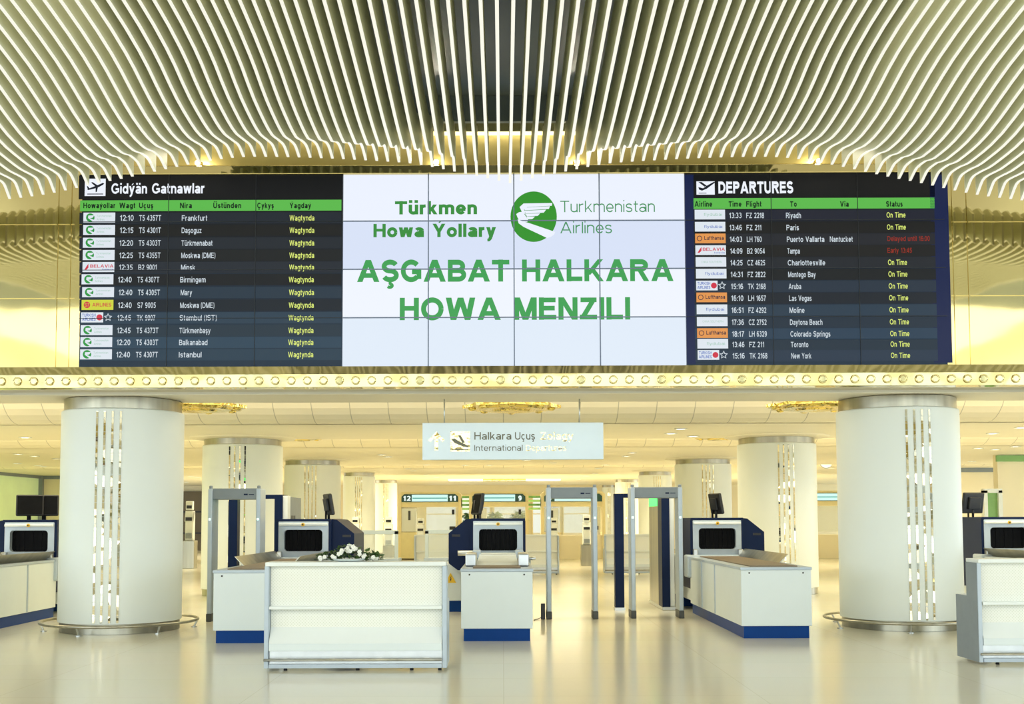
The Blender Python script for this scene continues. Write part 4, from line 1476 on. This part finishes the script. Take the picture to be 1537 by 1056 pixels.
medallion(768, 612.5, 18.75, .82, 'gold star ceiling medallion above the hanging sign')
medallion(298, 612.5, 18.75, .8, 'gold star ceiling medallion beside the railed column near the flower desk')
medallion(1222, 611, 18.75, .8, 'gold star ceiling medallion beside the railed column near the grey-sided desk')
medallion(452, 657.5, 27.0, .55, 'smaller gold ceiling medallion in the second row, toward the flower desk')
medallion(1075, 656.5, 27.0, .55, 'smaller gold ceiling medallion in the second row, toward the open-belt scanner')

# ------------------------------------------------------------------ recessed downlights
spots = [(38, 656), (27, 681), (52, 684), (85, 688), (26, 695), (57, 698), (86, 702), (287, 714), (297, 716), (280, 723), (1022, 643), (1007, 650), (1040, 654), (573, 682), (582, 685),
         (949, 679), (940, 684), (902, 700), (909, 697), (612, 703), (620, 706), (880, 714), (893, 710), (1490, 650), (1468, 672), (1494, 674), (1459, 692), (1533, 641), (1535, 668), (1246, 702), (1252, 712), (640, 712), (655, 716), (868, 719),
         (700, 700), (735, 698), (830, 694), (640, 697), (790, 690)]
for px, py in spots:
    p = onz(px, py, ZC)
    y = p.y
    if 17.5 < y < 22.0:
        continue
    for a, b in ((26.0, 29.0), (39.0, 41.0)):
        if a - .15 < y < b + .15:
            y = a - .3 if y < (a + b) / 2 else b + .3
    x = p.x
    g = thing('downlight', 'round recessed downlight glowing in the cream ceiling', 'downlight', (x, y, ZC), group='recessed ceiling downlights')
    MB().lathe([(.11, -.001), (.135, -.004), (.14, -.012), (.11, -.014), (.10, -.003)], seg=24).build('trim_ring', M['white'], g)
    MB().lathe([(.0001, -.005), (.10, -.005), (.10, -.002)], seg=24).build('lens', M['lamp'], g)

# ------------------------------------------------------------------ passport booths far back
def booth(px0, px1, n1, n2, label, D=46.5):
    xa, xb = (px0 - CX) * D / F, (px1 - CX) * D / F
    xm = (xa + xb) / 2
    hw = (xb - xa) / 2
    s = D / F
    g = thing('passport_booth', label, 'booth', (xm, D, 0), group='numbered passport booths')
    zt = 2.78
    fr = MB().box(-hw, -hw + .12, 0, .9, 0, zt - .1).box(hw - .12, hw, 0, .9, 0, zt - .1)
    fr.prism([(-hw, zt - .25), (-hw + .02, zt - .1), (-hw + .12, zt), (hw - .12, zt), (hw - .02, zt - .1), (hw, zt - .25), (hw, zt - .62), (-hw, zt - .62)], .02, .9)
    fr.build('frame', M['cream_gold'], g)
    sb = MB().prism([(-hw + .13, zt - .42), (-hw + .13, zt - .2), (-hw + .24, zt - .1), (hw - .24, zt - .1), (hw - .13, zt - .2), (hw - .13, zt - .42)], -.03, .015).build('sign_box', M['sign_dark'], g)
    li = MB().box(-hw + .55, hw - .55, -.04, -.031, zt - .4, zt - .12).build('lit_panel', M['sign_lit'], g)
    MB().box(-hw + .58, hw - .58, -.046, -.041, zt - .28, zt - .245).build('sign_line', M['sign_line'], li)
    for st, x0 in ((n1, -hw + .2), (n2, hw - .5)):
        if st:
            text('number', st, x0 + (0 if len(st) > 1 else .08), x0 + (.3 if len(st) > 1 else .22), zt - .37, .2, -.036, M['sign_text'], sb, .12)
    MB().box(-hw + .12, hw - .12, .5, .54, 1.1, zt - .62).build('glass_front', M['clear'], g)
    MB().box(-hw + .12, -hw + .72, .05, .6, 1.15, 2.1, .01).build('white_cabinet', M['white'], g)
    MB().box(-hw + .4, -hw + .49, .03, .05, 1.62, 2.0).build('card_slot', M['darkfoot'], g)
    MB().box(-hw + .12, -hw + .72, 0, .7, .06, 1.12, .01).build('ochre_cabinet', M['cabinet_yellow'], g)
    MB().box(-hw + .14, -hw + .7, .02, .68, 0, .06).build('cabinet_plinth', M['brown'], g)
    MB().box(-hw + .72, hw - .12, .1, .8, 0, .98, .01).build('counter', M['cream'], g)
    MB().box(hw - .4, hw - .3, .46, .5, 1.85, 2.05).build('camera_unit', M['black'], g)
    MB().box(hw - .5, hw - .25, .4, .5, 1.2, 1.36, .01).build('document_reader', M['black'], g)


booth(598, 692, '12', '11', 'cream passport booth with lit green sign numbered 12 and 11')
booth(704, 793, '10', '9', 'cream passport booth with lit green sign numbered 10 and 9')
booth(812, 908, '8', '', 'cream passport booth with lit green sign seen through the aisle metal detector')
booth(1196, 1286, '', '', 'cream passport booth with lit sign in the gap under the wall clock')


def kiosk(px, py_base, hgt, label):
    D = 2839 / (py_base - 778.0)
    g = thing('passport_kiosk', label, 'kiosk', ((px - CX) * D / F, D, 0), group='white passport kiosks')
    k = hgt / 1.75
    MB().box(-.2, .2, -.02, .42, 0, .72 * k, .01).build('pedestal', M['steel'], g)
    MB().box(-.14, .14, .04, .3, .72 * k, 1.5 * k, .03).build('body', M['white'], g)
    hd = MB().prism([(-.02, 1.22 * k), (.1, 1.22 * k), (.18, 1.5 * k), (.08, 1.5 * k)], -.14, .14, 'x').build('reader_head', M['white'], g)
    MB().box(-.11, .11, -.03, .0, 1.24 * k, 1.33 * k).build('reader_screen', M['black'], hd)
    MB().box(-.12, .12, .02, .2, 1.52 * k, 1.75 * k, .02).build('camera_head', M['white'], g)
    MB().box(-.09, .09, .012, .022, 1.56 * k, 1.64 * k).build('camera_window', M['black'], g)
    MB().box(-.1, .1, -.04, .06, .78 * k, .92 * k, .01).build('fingerprint_pad', M['midgrey'], g)


kiosk(533, 846, 1.75, 'white passport kiosk against the fourth column, nearest the flowers')
kiosk(583, 848, 1.75, 'white passport kiosk with steel pedestal outside booth 12')
kiosk(631, 842, 1.7, 'white passport kiosk before the ochre cabinet of booth 12')
kiosk(831, 842, 1.7, 'white passport kiosk behind the aisle metal detector, on its hood side')
kiosk(880, 849, 1.8, 'white passport kiosk on steel box inside the aisle metal detector')
kiosk(284, 851, 2.3, 'tall white passport kiosk before the dark niche behind the railed column')

# wall clock in the gap
Dc = 40.0
p = at(1240, 692, Dc)
g = thing('hanging_clock', 'round white clock hanging from the ceiling between two columns', 'clock', (p.x, Dc, p.z))
m_ = MB()
m_.prism([(.23 * cos(2 * pi * k / 32), .23 * sin(2 * pi * k / 32)) for k in range(32)], 0, .1)
m_.build('dial', M['cream'], g)
MB().tube([(.235 * cos(2 * pi * k / 32), .0, .235 * sin(2 * pi * k / 32)) for k in range(32)], .018, 8, True).build('rim', M['midgrey'], g)
MB().box(-.01, .01, -.012, -.004, -.02, .16).build('hand', M['black'], g)
MB().prism([(-.012, 0), (.012, 0), (.05, .1), (.035, .11)], -.016, -.012).build('hand', M['black'], g)
MB().tube([(0, .05, .23), (0, .05, (ZC + .9) - p.z)], .015, 8).build('rod', M['midgrey'], g)

# potted plants near the far windows
random.seed(11)
for i, (px, sc_) in enumerate(((707, .5), (743, .52), (779, .5))):
    D = 58.0
    x = (px - CX) * D / F
    g = thing('potted_plant', ['leafy plant at the far window, seen beside the black monitor', 'leafy plant at the far window, seen above the front-facing scanner', 'leafy plant at the far window, near the 9 of the booth sign'][i], 'plant', (x, D, 0), group='plants at the far windows')
    MB().lathe([(.22, 0), (.3, .5), (.32, .55), (.28, .55)], seg=20).build('pot', M['white'], g)
    MB().tube([(0, 0, .5), (.03, 0, 1.2)], .03, 6).build('stem', M['brown'], g)
    lv = MB()
    for k in range(220):
        a = random.uniform(0, 2 * pi)
        t = random.uniform(-.9, 1.4)
        r = random.uniform(.2, .75) * sc_
        p = Vector((r * cos(a) * cos(t), r * sin(a) * cos(t), 1.7 + r * sin(t)))
        d = Vector((cos(a + .5), sin(a + .5), random.uniform(-.8, .3))) * .2
        s = Vector((-sin(a), cos(a), .4)) * .06
        lv.poly([p, p + d * .5 + s, p + d, p + d * .5 - s])
    tag(lv.build('foliage', M['plant'], g, keep=True), kind='stuff')
# green louvred screens between the booths
for i, (p0, p1, nm) in enumerate(((694, 703, 'green slatted sign panel between booth 11 and booth 10'), (795, 811, 'green slatted sign panel beside booth 9'))):
    D = 49.0
    a, b = (p0 - 4 - CX) * D / F, (p1 + 3 - CX) * D / F
    g = thing('slatted_screen', nm, 'screen', ((a + b) / 2, D, 0))
    hw = (b - a) / 2
    for k in range(4):
        MB().box(-hw, hw, 0, .06, 2.05 + k * .17, 2.14 + k * .17).build('slat', M['plant'] if k % 2 else M['green_trim'], g)
    for s in (-1, 1):
        MB().box(s * hw - .02, s * hw + .02, .06, .1, 0, 2.75).build('post', M['white'], g)

# luminous ceiling panel over the booths
g = thing('luminous_ceiling_panel', 'long bright ceiling light with gold centre above the booths', 'ceiling light', ((757 - CX) * 50 / F, 53.0, ZC - .06))
MB().box(-2.6, -1.0, -.5, .5, 0, .058).build('light_panel', M['cove'], g)
MB().box(1.0, 2.6, -.5, .5, 0, .058).build('light_panel', M['cove'], g)
MB().box(-1.0, 1.0, -.55, .55, -.02, .058, .01).build('gold_panel', M['gold_relief'], g)

# glazed hall front behind the viewer: mullions only, daylight comes through
for i in range(-6, 7):
    struct('window_hall_mullion', MB().box(i * 3.8 - .12, i * 3.8 + .12, -22, -21.6, 0, 9.5), M['midgrey'])
for z in (3.0, 6.0):
    struct('window_hall_transom', MB().box(-24, 24, -21.9, -21.7, z, z + .2), M['midgrey'])

for o in bpy.data.objects:
    if 'world_parts' in o:
        del o['world_parts']
